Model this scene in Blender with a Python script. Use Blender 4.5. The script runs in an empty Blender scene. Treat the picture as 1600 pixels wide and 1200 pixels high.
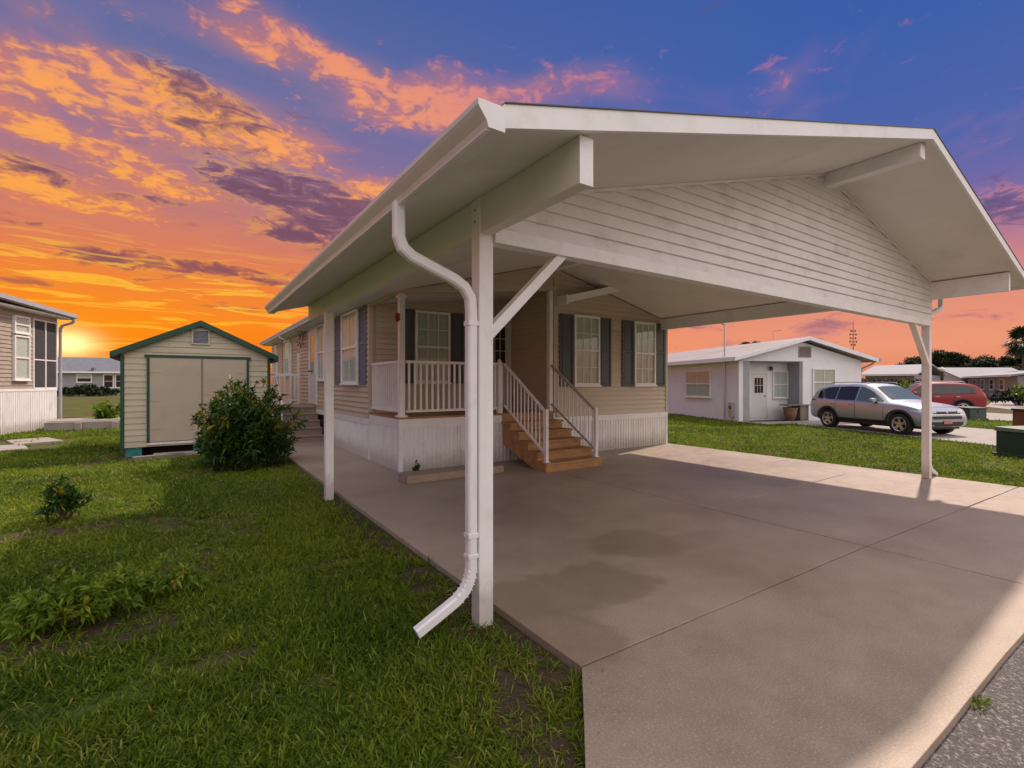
import bpy, math, random
import numpy as np
from mathutils import Vector, Matrix
from mathutils.bvhtree import BVHTree

random.seed(7)
RNG = np.random.default_rng(11)
scene = bpy.context.scene
COL = scene.collection

# ------------------------------------------------------------------ camera
YAW = math.radians(34.0)                 # camera heading, clockwise from +Y
F_PX = 756.5
cam_data = bpy.data.cameras.new("camera")
cam = bpy.data.objects.new("camera", cam_data)
COL.objects.link(cam)
cam.location = (0, 0, 1.6)
cam.rotation_euler = (math.radians(90), 0, -YAW)
cam_data.sensor_fit = 'HORIZONTAL'
cam_data.sensor_width = 36
cam_data.lens = F_PX / 1600 * 36
cam_data.shift_y = -0.7 / 1600
cam_data.clip_start = 0.05
cam_data.clip_end = 4000
scene.camera = cam
scene.render.resolution_x = 1024
scene.render.resolution_y = 768
scene.render.engine = 'CYCLES'
scene.view_settings.view_transform = 'Standard'
scene.view_settings.look = 'None'
scene.view_settings.gamma = 1
scene.view_settings.exposure = 0.0
scene.view_settings.use_curve_mapping = False

def lin(r, g, b):
    def f(c):
        c /= 255
        return c / 12.92 if c <= .04045 else ((c + .055) / 1.055) ** 2.4
    return (f(r), f(g), f(b), 1)

# ------------------------------------------------------------------ sky
world = bpy.data.worlds.new("World")
scene.world = world
world.use_nodes = True
WN = world.node_tree
WN.nodes.clear()
SKY_STRENGTH = 1.0
SUNSET_AZ = -8.6                         # compass angle (deg from +Y) of the glow at the horizon

class NT:
    """small node helper"""
    def __init__(s, tree): s.t = tree
    def link(s, a, b): s.t.links.new(a, b)
    def val(s, sock, v):
        if isinstance(v, bpy.types.NodeSocket): s.link(v, sock)
        else: sock.default_value = v
    def m(s, op, a, b=0.0, c=0.0, clamp=False):
        n = s.t.nodes.new('ShaderNodeMath'); n.operation = op; n.use_clamp = clamp
        s.val(n.inputs[0], a); s.val(n.inputs[1], b); s.val(n.inputs[2], c)
        return n.outputs[0]
    def smooth(s, x, lo, hi):
        n = s.t.nodes.new('ShaderNodeMapRange'); n.interpolation_type = 'SMOOTHSTEP'
        s.val(n.inputs[0], x); n.inputs[1].default_value = lo; n.inputs[2].default_value = hi
        return n.outputs[0]
    def ramp(s, x, stops, interp='LINEAR'):
        n = s.t.nodes.new('ShaderNodeValToRGB'); s.val(n.inputs[0], x)
        cr = n.color_ramp; cr.interpolation = interp
        while len(cr.elements) < len(stops): cr.elements.new(.5)
        for e, (p, c) in zip(cr.elements, stops): e.position = p; e.color = c
        return n.outputs[0]
    def mix(s, f, a, b, mode='MIX'):
        n = s.t.nodes.new('ShaderNodeMix'); n.data_type = 'RGBA'; n.blend_type = mode
        s.val(n.inputs[0], f); s.val(n.inputs[6], a); s.val(n.inputs[7], b)
        return n.outputs[2]
    def noise(s, vec, scale, detail=4, rough=.55, dist=0.0):
        n = s.t.nodes.new('ShaderNodeTexNoise')
        if vec is not None: s.link(vec, n.inputs['Vector'])
        n.inputs['Scale'].default_value = scale; n.inputs['Detail'].default_value = detail
        n.inputs['Roughness'].default_value = rough; n.inputs['Distortion'].default_value = dist
        return n.outputs['Fac']
    def comb(s, x, y, z):
        n = s.t.nodes.new('ShaderNodeCombineXYZ')
        s.val(n.inputs[0], x); s.val(n.inputs[1], y); s.val(n.inputs[2], z)
        return n.outputs[0]
    def sep(s, v):
        n = s.t.nodes.new('ShaderNodeSeparateXYZ'); s.link(v, n.inputs[0]); return n.outputs

def build_sky():
    k = NT(WN)
    tc = WN.nodes.new('ShaderNodeTexCoord')
    D = tc.outputs['Generated']
    x, y, z = k.sep(D)
    el = k.m('MULTIPLY', k.m('ARCSINE', z), 57.2958)
    az = k.m('SUBTRACT', k.m('MULTIPLY', k.m('ARCTAN2', x, y), 57.2958), SUNSET_AZ)
    aaz = k.m('ABSOLUTE', az)
    away = k.smooth(aaz, 12, 79)
    e01 = k.m('DIVIDE', k.m('MAXIMUM', el, 0.0), 45.0)
    st = lambda L: [(d / 45.0, lin(*c)) for d, c in L]
    warm = k.ramp(e01, st([(0, (226, 84, 34)), (2.5, (250, 118, 16)), (6, (252, 134, 32)), (10, (238, 130, 62)),
                           (14.5, (210, 126, 104)), (19, (172, 120, 134)), (24, (132, 114, 154)), (30, (102, 110, 160)), (38, (76, 98, 160)), (45, (68, 94, 158))]))
    cool = k.ramp(e01, st([(0, (224, 130, 100)), (3.5, (237, 153, 118)), (8, (226, 143, 122)), (12, (188, 126, 142)),
                           (16, (122, 108, 164)), (20, (84, 102, 170)), (30, (62, 96, 170)), (45, (56, 90, 163))]))
    base = k.mix(away, warm, cool)
    # cloud sheets seen in perspective: direction projected on a plane overhead
    zz = k.m('ADD', k.m('MAXIMUM', z, 0.0), 0.07)
    P = k.comb(k.m('DIVIDE', x, zz), k.m('DIVIDE', y, zz), 0.0)
    big = k.noise(P, 1.5, 3, .6, .6)
    cell = k.noise(P, 9.0, 3, .62, .8)
    fine = k.noise(P, 24.0, 2, .65, .4)

    AE = k.comb(az, el, 0.0)
    def blobs(lst):
        tot = None
        for (px, py, rx, ry, ang, wgt) in lst:
            l = (px - 800) / F_PX
            dx = l * math.cos(YAW) + math.sin(YAW); dy = -l * math.sin(YAW) + math.cos(YAW)
            a0 = math.degrees(math.atan2(dx, dy)) - SUNSET_AZ
            r = math.hypot(l, 1)
            e0 = math.degrees(math.atan2((599.3 - py) / F_PX, r))
            da = rx / (13.2 * r * r); de = ry / (13.2 * r)
            mp = WN.nodes.new('ShaderNodeMapping'); mp.vector_type = 'TEXTURE'; k.link(AE, mp.inputs['Vector'])
            mp.inputs['Location'].default_value = (a0, e0, 0); mp.inputs['Rotation'].default_value = (0, 0, math.radians(ang)); mp.inputs['Scale'].default_value = (da * 1.75, de * 1.75, 1)
            gr = WN.nodes.new('ShaderNodeTexGradient'); gr.gradient_type = 'QUADRATIC_SPHERE'; k.link(mp.outputs[0], gr.inputs[0])
            tot = k.m('MULTIPLY_ADD', gr.outputs['Fac'], wgt * 1.25, 0.0 if tot is None else tot)
        return k.m('MINIMUM', tot, 1.0)
    lit = blobs([(60, 125, 190, 42, -12, 1), (250, 165, 190, 50, -12, .95), (410, 215, 230, 38, -14, .9), (80, 205, 150, 24, -6, .9),
                 (390, 70, 110, 26, -8, .9), (520, 95, 190, 32, -14, .9), (700, 100, 90, 26, 0, .5), (640, 165, 190, 40, 6, .8), (800, 150, 190, 34, 8, .65),
                 (40, 290, 150, 38, -8, .9), (250, 285, 190, 32, -5, .8), (200, 330, 150, 18, 0, .6), (950, 130, 90, 26, 0, .4), (560, 320, 90, 30, 10, .5),
                 (1240, 110, 150, 50, 12, .34), (1420, 40, 120, 40, 12, .28), (610, 290, 80, 30, 20, .45), (40, 20, 120, 30, -10, .3)])
    dark = blobs([(325, 155, 150, 36, -12, 1), (300, 190, 80, 20, 0, .6), (450, 300, 210, 44, -8, 1), (545, 338, 150, 38, -10, 1), (230, 308, 90, 12, 0, .6), (480, 372, 170, 20, -3, .9),
                  (50, 262, 120, 22, -10, .85), (175, 405, 190, 20, -4, 1), (370, 425, 170, 17, -4, .9), (40, 440, 100, 9, 0, .9),
                  (215, 437, 50, 7, 0, .8), (60, 350, 90, 10, -4, .5), (1580, 315, 110, 44, -6, .95), (1300, 512, 90, 22, 12, .75), (1540, 495, 150, 16, 0, .7), (1520, 440, 160, 20, -8, .6), (1180, 540, 140, 14, 0, .5),
                  (1560, 575, 90, 18, 0, .5), (350, 480, 120, 10, 0, .5), (1090, 512, 70, 14, 0, .5)])
    # bright altocumulus
    dens = k.m('ADD', k.m('ADD', k.m('MULTIPLY', cell, .50), k.m('MULTIPLY', big, .26)), k.m('MULTIPLY', fine, .24))
    # the sheet is added outside the view, overhead and behind, as bright fill light
    fill_sheet = k.m('MAXIMUM', k.smooth(el, 38, 62), k.m('MULTIPLY', k.smooth(aaz, 93, 130), k.smooth(el, -2, 7)))
    dens = k.m('ADD', dens, k.m('MULTIPLY', k.m('SUBTRACT', k.m('MAXIMUM', lit, k.m('MULTIPLY', fill_sheet, 1.5)), .62), .20))
    fade = k.m('MAXIMUM', k.smooth(el, 4, 12), k.smooth(aaz, 93, 130))
    d1 = k.m('MULTIPLY', k.smooth(dens, .445, .625), fade)
    near = k.smooth(aaz, 10, 67)
    c_hot = k.ramp(k.m('DIVIDE', k.m('MAXIMUM', el, 0.0), 45.0), st([(0, (255, 158, 34)), (10, (255, 172, 62)), (22, (255, 168, 84)), (32, (250, 156, 104))]))
    c_pink = k.ramp(k.m('DIVIDE', k.m('MAXIMUM', el, 0.0), 45.0), st([(0, (240, 150, 120)), (16, (238, 140, 124)), (30, (200, 124, 146)), (40, (140, 108, 158))]))
    c1 = k.mix(near, c_hot, c_pink)
    c1 = k.mix(k.smooth(dens, .565, .455), c1, k.mix(near, lin(206, 104, 84), lin(186, 112, 134)))
    veil = k.m('MULTIPLY', k.m('MULTIPLY', k.smooth(k.m('ADD', big, k.m('MULTIPLY', lit, .35)), .50, .85), fade), .42)
    base = k.mix(k.m('MULTIPLY', veil, k.m('SUBTRACT', 1.0, fill_sheet)), base, k.mix(near, lin(236, 138, 82), lin(206, 128, 142)))
    c1 = k.mix(fill_sheet, c1, (1.48, 1.36, 1.30, 1))
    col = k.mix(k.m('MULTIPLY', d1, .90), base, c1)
    # darker stratocumulus
    Q = k.comb(k.m('MULTIPLY', az, .085), k.m('MULTIPLY', el, .26), 3.0)
    n3 = k.noise(Q, 3.2, 5, .66, .7)
    dd = k.m('ADD', n3, k.m('MULTIPLY', k.m('SUBTRACT', dark, .55), .36))
    d2 = k.smooth(dd, .42, .72)
    edge = k.m('SUBTRACT', k.smooth(dd, .41, .50), k.smooth(dd, .50, .60))
    glowedge = k.mix(near, lin(255, 178, 60), lin(236, 140, 128))
    col = k.mix(k.m('MULTIPLY', k.m('MULTIPLY', k.m('MAXIMUM', edge, 0.0), k.smooth(dark, .2, .7)), .45), col, glowedge)
    c2 = k.ramp(k.m('DIVIDE', k.m('MAXIMUM', el, 0.0), 45.0), st([(0, (176, 84, 74)), (8, (152, 84, 84)), (14, (112, 76, 98)), (26, (118, 84, 106))]))
    c2 = k.mix(k.m('MULTIPLY', near, k.smooth(el, 0, 9)), c2, lin(104, 84, 128))
    c2 = k.mix(k.m('MULTIPLY', near, k.m('SUBTRACT', 1.0, k.smooth(el, 3, 10))), c2, lin(190, 122, 130))
    col = k.mix(k.m('MULTIPLY', d2, .92), col, c2)
    # thin bright streaks low over the glow
    S = k.comb(k.m('MULTIPLY', az, .055), k.m('MULTIPLY', el, .62), 8.0)
    n4 = k.noise(S, 2.0, 4, .6, .7)
    sk = k.m('MULTIPLY', k.m('SUBTRACT', k.smooth(n4, .52, .59), k.smooth(n4, .60, .72)), k.m('SUBTRACT', 1.0, k.smooth(aaz, 10, 34)))
    sk = k.m('MULTIPLY', k.m('MULTIPLY', sk, k.m('SUBTRACT', 1.0, k.smooth(el, 9, 15))), k.smooth(el, .6, 3.0))
    col = k.mix(k.m('MULTIPLY', sk, .8), col, lin(255, 196, 62))
    # setting glow
    ga = k.m('DIVIDE', az, 1.9); ge = k.m('DIVIDE', k.m('SUBTRACT', el, 3.5), 1.15)
    g1 = k.m('POWER', 2.718, k.m('MULTIPLY', k.m('ADD', k.m('MULTIPLY', ga, ga), k.m('MULTIPLY', ge, ge)), -1.0))
    ga = k.m('DIVIDE', az, 13.0); ge = k.m('DIVIDE', k.m('SUBTRACT', el, 4.5), 4.5)
    g2 = k.m('POWER', 2.718, k.m('MULTIPLY', k.m('ADD', k.m('MULTIPLY', ga, ga), k.m('MULTIPLY', ge, ge)), -1.0))
    col = k.mix(k.m('MULTIPLY', g2, .45), col, lin(255, 156, 6))
    col = k.mix(g1, col, (1.7, 1.25, .50, 1))
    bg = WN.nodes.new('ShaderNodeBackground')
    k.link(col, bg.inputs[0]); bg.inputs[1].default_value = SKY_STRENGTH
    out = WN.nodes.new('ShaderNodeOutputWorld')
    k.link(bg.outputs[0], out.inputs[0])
build_sky()
try:
    world.cycles.sampling_method = 'MANUAL'; world.cycles.sample_map_resolution = 512
except Exception: pass

# ------------------------------------------------------------------ sun
sun_data = bpy.data.lights.new("sun", 'SUN')
sun_data.energy = 4.1
sun_data.angle = math.radians(1.2)
sun_data.color = (1.0, .80, .66)
sun = bpy.data.objects.new("sun", sun_data)
COL.objects.link(sun)
SUN_DIR = Vector((.87, .22, 1.0)).normalized()          # towards the sun
sun.rotation_euler = SUN_DIR.to_track_quat('Z', 'Y').to_euler()
sun.location = SUN_DIR * 60

# ------------------------------------------------------------------ materials
M = {}
def principled(name):
    m = bpy.data.materials.new(name); m.use_nodes = True
    t = m.node_tree; b = t.nodes['Principled BSDF']
    return m, NT(t), b

def mat(name, c, rough=.6, var=.12, scale=6.0, bump=0.0, bscale=60.0, metal=0.0, spec=.5, dirt=None, dirt_amt=.35, dscale=2.0, stretch=(1, 1, 1), coat=0.0, splash=0.0):
    m, k, b = principled(name)
    tc = k.t.nodes.new('ShaderNodeTexCoord')
    mp = k.t.nodes.new('ShaderNodeMapping'); mp.inputs['Scale'].default_value = stretch
    geo = k.t.nodes.new('ShaderNodeNewGeometry')
    k.link(geo.outputs['Position'], mp.inputs['Vector'])
    v = mp.outputs[0]
    n = k.noise(v, scale, 5, .6)
    lo = tuple(x * (1 - var) for x in c) + (1,); hi = tuple(min(1, x * (1 + var)) for x in c) + (1,)
    col = k.ramp(n, [(.3, lo), (.7, hi)])
    if dirt:
        n2 = k.noise(v, dscale, 6, .65)
        col = k.mix(k.m('MULTIPLY', k.smooth(n2, .5, .72), dirt_amt), col, tuple(dirt) + (1,))
    if splash:
        zc = k.sep(geo.outputs['Position'])[2]
        sp_ = k.m('MULTIPLY', k.m('SUBTRACT', 1.0, k.smooth(k.m('ADD', zc, k.m('MULTIPLY', k.noise(geo.outputs['Position'], 9, 4, .7), -.35)), -.12, .22)), splash)
        col = k.mix(sp_, col, (.26, .20, .14, 1))
    k.link(col, b.inputs['Base Color'])
    r = k.m('ADD', k.m('MULTIPLY', n, .2), rough - .1, clamp=True)
    k.link(r, b.inputs['Roughness'])
    b.inputs['Metallic'].default_value = metal
    b.inputs['Specular IOR Level'].default_value = spec
    if coat: b.inputs['Coat Weight'].default_value = coat; b.inputs['Coat Roughness'].default_value = .04
    if bump:
        bp = k.t.nodes.new('ShaderNodeBump'); bp.inputs['Strength'].default_value = bump; bp.inputs['Distance'].default_value = .01
        k.link(k.noise(v, bscale, 4, .6), bp.inputs['Height']); k.link(bp.outputs[0], b.inputs['Normal'])
    M[name] = m
    return m

mat('white_paint', (.84, .84, .84), .42, .04, 3, .05, 90, dirt=(.50, .46, .38), dirt_amt=.30, dscale=3.5, splash=.5)
mat('white_metal', (.82, .82, .83), .36, .05, 4, dirt=(.5, .48, .42), dirt_amt=.25, dscale=5)
mat('white_siding', (.80, .79, .77), .5, .05, 3, .06, 80, dirt=(.40, .36, .29), dirt_amt=.4, dscale=3.2, stretch=(.8, 1, 1.2))
mat('soffit', (.74, .72, .68), .55, .05, 1.5, .04, 60, dirt=(.45, .42, .36), dirt_amt=.25, dscale=1.2)
mat('gutter', (.72, .72, .68), .4, .05, 3, dirt=(.40, .42, .30), dirt_amt=.35, dscale=3.0, stretch=(1, .4, 1))
mat('beam_green', (.74, .73, .68), .5, .05, 2, .04, 60, dirt=(.56, .56, .46), dirt_amt=.3, dscale=1.6)
mat('beige_siding', (.54, .46, .35), .52, .06, 3, .06, 90, dirt=(.36, .29, .20), dirt_amt=.22, dscale=1.6, stretch=(.5, .5, 2))
mat('beige_trim', (.52, .45, .34), .5, .05, 4)
mat('wall_core', (.40, .34, .25), .8, .05, 4)
mat('skirt_white', (.82, .82, .83), .45, .05, 3, dirt=(.40, .37, .33), dirt_amt=.4, dscale=2.8, stretch=(2, 2, .6), splash=.5)
mat('shutter', (.080, .090, .096), .5, .10, 6, .04, 80)
mat('shutter_blue', (.13, .17, .22), .5, .10, 6, .04, 80)
mat('door_white', (.70, .70, .69), .4, .03, 3)
mat('deck_wood', (.40, .215, .085), .6, .30, 14, .25, 60, dirt=(.20, .09, .035), dirt_amt=.4, dscale=5, stretch=(.35, 1, 1))
mat('brown_step', (.30, .235, .19), .75, .10, 8, .12, 70, dirt=(.2, .15, .11), dirt_amt=.4)
mat('curb_concrete', (.34, .26, .19), .85, .12, 12, .3, 90, dirt=(.2, .15, .11), dirt_amt=.4)
mat('shed_siding', (.50, .455, .34), .6, .08, 4, .08, 90, dirt=(.30, .26, .19), dirt_amt=.4, dscale=2.5, stretch=(.5, 1, 2))
mat('shed_door', (.45, .39, .31), .6, .05, 3, .05, 80, dirt=(.3, .27, .2), dirt_amt=.2)
mat('green_trim', (.006, .055, .032), .45, .2, 6, .05, 60)
mat('teal_paint', (.02, .22, .19), .5, .25, 8)
mat('shed_roof', (.05, .07, .055), .9, .25, 20, .3, 60)
mat('vent_grey', (.24, .26, .29), .5, .1, 8)
mat('dark_gap', (.02, .018, .016), .9, .1, 6)
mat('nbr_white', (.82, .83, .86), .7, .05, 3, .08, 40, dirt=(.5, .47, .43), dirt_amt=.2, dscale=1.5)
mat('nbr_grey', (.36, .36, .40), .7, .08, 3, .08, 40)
mat('nbr_roof', (.30, .285, .29), .7, .14, 3, .1, 30, dirt=(.20, .13, .11), dirt_amt=.6, dscale=.8, stretch=(1, .4, 1))
mat('taupe_siding', (.37, .315, .265), .6, .10, 5, .1, 60)
mat('grey_wall', (.33, .32, .34), .7, .08, 1)
mat('slate_roof', (.15, .16, .19), .8, .15, 2)
mat('metal_roof', (.36, .37, .40), .8, .06, 1, spec=.2)
mat('screen_mesh', (.045, .045, .052), .7, .15, 3)
mat('dark_metal', (.05, .05, .055), .45, .15, 6)
mat('aluminium', (.5, .5, .52), .35, .08, 8, metal=.7)
mat('handrail_grey', (.42, .40, .38), .4, .1, 8)
mat('silver_paint', (.40, .44, .51), .32, .03, 2, metal=.5, coat=.6)
mat('red_paint', (.24, .004, .012), .40, .06, 2, metal=.1, coat=.3)
mat('black_plastic', (.022, .022, .024), .6, .15, 10)
mat('tyre', (.02, .02, .02), .85, .15, 12)
mat('alloy', (.62, .62, .64), .32, .05, 10, metal=.8)
mat('car_glass', (.012, .016, .020), .06, .05, 3, spec=.8)
mat('windscreen', (.10, .14, .15), .05, .05, 3, spec=.8)
mat('lamp_red', (.40, .01, .01), .2, .1, 8)
mat('lamp_clear', (.55, .57, .6), .12, .05, 8)
mat('chrome', (.7, .7, .72), .15, .03, 8, metal=1)
mat('plate_red', (.50, .16, .12), .5, .2, 30)
mat('utility_green', (.018, .055, .040), .5, .15, 4, dirt=(.10, .09, .07), dirt_amt=.3)
mat('utility_lid', (.16, .20, .17), .55, .15, 4)
mat('rust_brown', (.20, .075, .035), .7, .2, 8)
mat('bark', (.13, .09, .065), .9, .2, 20, .4, 40)
mat('terracotta', (.26, .15, .09), .8, .15, 8)
mat('old_wood', (.22, .19, .15), .85, .2, 10, .2, 50)
mat('grey_concrete', (.33, .30, .28), .85, .12, 6, .25, 60, dirt=(.16, .12, .09), dirt_amt=.5, dscale=1.5)
mat('interior', (.03, .028, .026), .9, .1, 3)
mat('curtain', (.80, .77, .70), .9, .08, 10)
mat('curtain_white', (.85, .84, .81), .9, .06, 10)
mat('asphalt', (.075, .068, .068), .75, .7, 70, 1.0, 80, dirt=(.42, .39, .37), dirt_amt=.9, dscale=60)
mat('flower_red', (.45, .05, .05), .6, .2, 20)

def glass_pane():
    m, k, b = principled('window_glass')
    k.t.nodes.remove(b)
    tr = k.t.nodes.new('ShaderNodeBsdfTransparent'); tr.inputs[0].default_value = (.86, .90, .88, 1)
    gl = k.t.nodes.new('ShaderNodeBsdfGlossy'); gl.inputs['Roughness'].default_value = .03
    fr = k.t.nodes.new('ShaderNodeFresnel'); fr.inputs[0].default_value = 1.35
    mx = k.t.nodes.new('ShaderNodeMixShader')
    k.link(k.m('MINIMUM', k.m('ADD', k.m('MULTIPLY', fr.outputs[0], .45), .015), .10), mx.inputs[0])
    k.link(tr.outputs[0], mx.inputs[1]); k.link(gl.outputs[0], mx.inputs[2])
    k.link(mx.outputs[0], k.t.nodes['Material Output'].inputs[0])
    M['window_glass'] = m
glass_pane()

def foliage(name, c1, c2, tip=None, rough=.45, trans=.35, attr='shade'):
    """two tones driven by a per-leaf value stored on the mesh"""
    m, k, b = principled(name)
    at = k.t.nodes.new('ShaderNodeAttribute'); at.attribute_name = attr
    stops = [(0, tuple(c1) + (1,)), (.75 if tip else 1, tuple(c2) + (1,))]
    if tip: stops.append((1, tuple(tip) + (1,)))
    col = k.ramp(at.outputs['Fac'], stops)
    k.link(col, b.inputs['Base Color']); b.inputs['Roughness'].default_value = rough
    b.inputs['Specular IOR Level'].default_value = .2
    tl = k.t.nodes.new('ShaderNodeBsdfTranslucent'); k.link(col, tl.inputs[0])
    mx = k.t.nodes.new('ShaderNodeMixShader'); mx.inputs[0].default_value = trans
    k.link(b.outputs[0], mx.inputs[1]); k.link(tl.outputs[0], mx.inputs[2])
    k.link(mx.outputs[0], k.t.nodes['Material Output'].inputs[0])
    M[name] = m
foliage('grass_blade', (.038, .092, .009), (.240, .325, .022), (.38, .34, .09), .6, .48)
foliage('shrub_leaf', (.016, .052, .012), (.085, .155, .022), (.40, .28, .04), .35, .25)
foliage('young_leaf', (.075, .15, .012), (.24, .33, .03), (.34, .30, .05), .4, .35)
foliage('tree_leaf', (.014, .026, .012), (.045, .065, .025), None, .6, .2)
foliage('palm_leaf', (.012, .030, .012), (.04, .07, .025), None, .5, .2)

def concrete_mat():
    m, k, b = principled('driveway_concrete')
    geo = k.t.nodes.new('ShaderNodeNewGeometry'); p = geo.outputs['Position']
    big = k.noise(p, .7, 5, .6); mid = k.noise(p, 5, 5, .65); fine = k.noise(p, 85, 3, .75)
    col = k.ramp(k.m('ADD', k.m('MULTIPLY', big, .72), k.m('MULTIPLY', mid, .28)), [(.34, (.27, .210, .155, 1)), (.5, (.355, .286, .218, 1)), (.66, (.43, .355, .282, 1))])
    col = k.mix(k.m('MULTIPLY', k.smooth(fine, .54, .68), .55), col, (.62, .53, .48, 1))
    col = k.mix(k.m('MULTIPLY', k.smooth(fine, .45, .32), .50), col, (.15, .11, .09, 1))
    x, y, z = k.sep(p)
    wob = k.m('MULTIPLY', k.m('SUBTRACT', k.noise(p, 2.2, 5, .6), .5), 1.5)
    wet = None
    for (cx, cy, rx, ry, w) in [(3.75, 3.35, .52, .42, 1), (2.45, 2.85, .85, .42, 1), (2.0, 2.45, .35, .5, .8), (4.3, 3.1, .5, .2, .55), (4.9, 6.2, 1.8, .35, .35), (7.6, 5.9, 1.7, .28, .35)]:
        u = k.m('DIVIDE', k.m('SUBTRACT', x, cx), rx); v = k.m('DIVIDE', k.m('SUBTRACT', y, cy), ry)
        d = k.m('ADD', k.m('SQRT', k.m('ADD', k.m('MULTIPLY', u, u), k.m('MULTIPLY', v, v))), wob)
        g = k.m('MULTIPLY', k.m('SUBTRACT', 1.0, k.smooth(d, .82, 1.12)), w)
        wet = g if wet is None else k.m('MAXIMUM', wet, g)
    col = k.mix(k.m('MULTIPLY', wet, .38), col, (.15, .105, .06, 1))
    k.link(col, b.inputs['Base Color'])
    ro = k.m('SUBTRACT', k.m('ADD', k.m('MULTIPLY', mid, .40), .26), k.m('MULTIPLY', wet, .10))
    k.link(ro, b.inputs['Roughness']); b.inputs['Specular IOR Level'].default_value = .45
    bp = k.t.nodes.new('ShaderNodeBump'); bp.inputs['Strength'].default_value = .35; bp.inputs['Distance'].default_value = .004
    k.link(k.m('ADD', k.noise(p, 110, 4, .7), k.m('MULTIPLY', mid, .3)), bp.inputs['Height']); k.link(bp.outputs[0], b.inputs['Normal'])
    M['driveway_concrete'] = m
concrete_mat()

def lawn_mat():
    m, k, b = principled('lawn_ground')
    geo = k.t.nodes.new('ShaderNodeNewGeometry'); p = geo.outputs['Position']
    n1 = k.noise(p, .9, 5, .6); n2 = k.noise(p, 14, 5, .7); n3 = k.noise(p, .12, 4, .6)
    g = k.ramp(k.m('ADD', k.m('MULTIPLY', n2, .6), k.m('MULTIPLY', n1, .4)), [(.3, (.040, .060, .016, 1)), (.5, (.085, .125, .022, 1)), (.72, (.17, .20, .04, 1))])
    g = k.mix(k.m('MULTIPLY', k.smooth(n3, .45, .65), .4), g, (.12, .14, .03, 1))
    soil = k.mix(n2, (.055, .036, .022, 1), (.115, .082, .055, 1))
    col = k.mix(k.smooth(k.m('ADD', n1, k.m('MULTIPLY', n2, .6)), .70, .92), g, soil)
    x, y, z = k.sep(p)
    wob = k.m('MULTIPLY', k.m('SUBTRACT', k.noise(p, 3.0, 5, .6), .5), 1.4)
    bare = None
    for (cx, cy, rx, ry) in [(-.55, 4.15, .75, .38), (-1.2, 7.3, .8, .3), (1.62, 3.1, .28, 1.5), (1.62, 6.6, .2, 2.4), (1.15, 10.9, 1.0, .7), (-1.0, 14.0, .7, .5), (1.3, 1.75, .3, .5)]:
        u = k.m('DIVIDE', k.m('SUBTRACT', x, cx), rx); v = k.m('DIVIDE', k.m('SUBTRACT', y, cy), ry)
        d = k.m('ADD', k.m('SQRT', k.m('ADD', k.m('MULTIPLY', u, u), k.m('MULTIPLY', v, v))), wob)
        q = k.m('SUBTRACT', 1.0, k.smooth(d, .7, 1.25))
        bare = q if bare is None else k.m('MAXIMUM', bare, q)
    col = k.mix(bare, col, soil)
    k.link(col, b.inputs['Base Color']); b.inputs['Roughness'].default_value = .9; b.inputs['Specular IOR Level'].default_value = .15
    bp = k.t.nodes.new('ShaderNodeBump'); bp.inputs['Strength'].default_value = .8; bp.inputs['Distance'].default_value = .03
    k.link(k.noise(p, 30, 5, .7), bp.inputs['Height']); k.link(bp.outputs[0], b.inputs['Normal'])
    M['lawn_ground'] = m
lawn_mat()

try:
    scene.cycles.max_bounces = 7; scene.cycles.diffuse_bounces = 4; scene.cycles.glossy_bounces = 3; scene.cycles.transmission_bounces = 3
except Exception: pass

# ------------------------------------------------------------------ geometry helpers
import bmesh
OFF = {}

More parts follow.
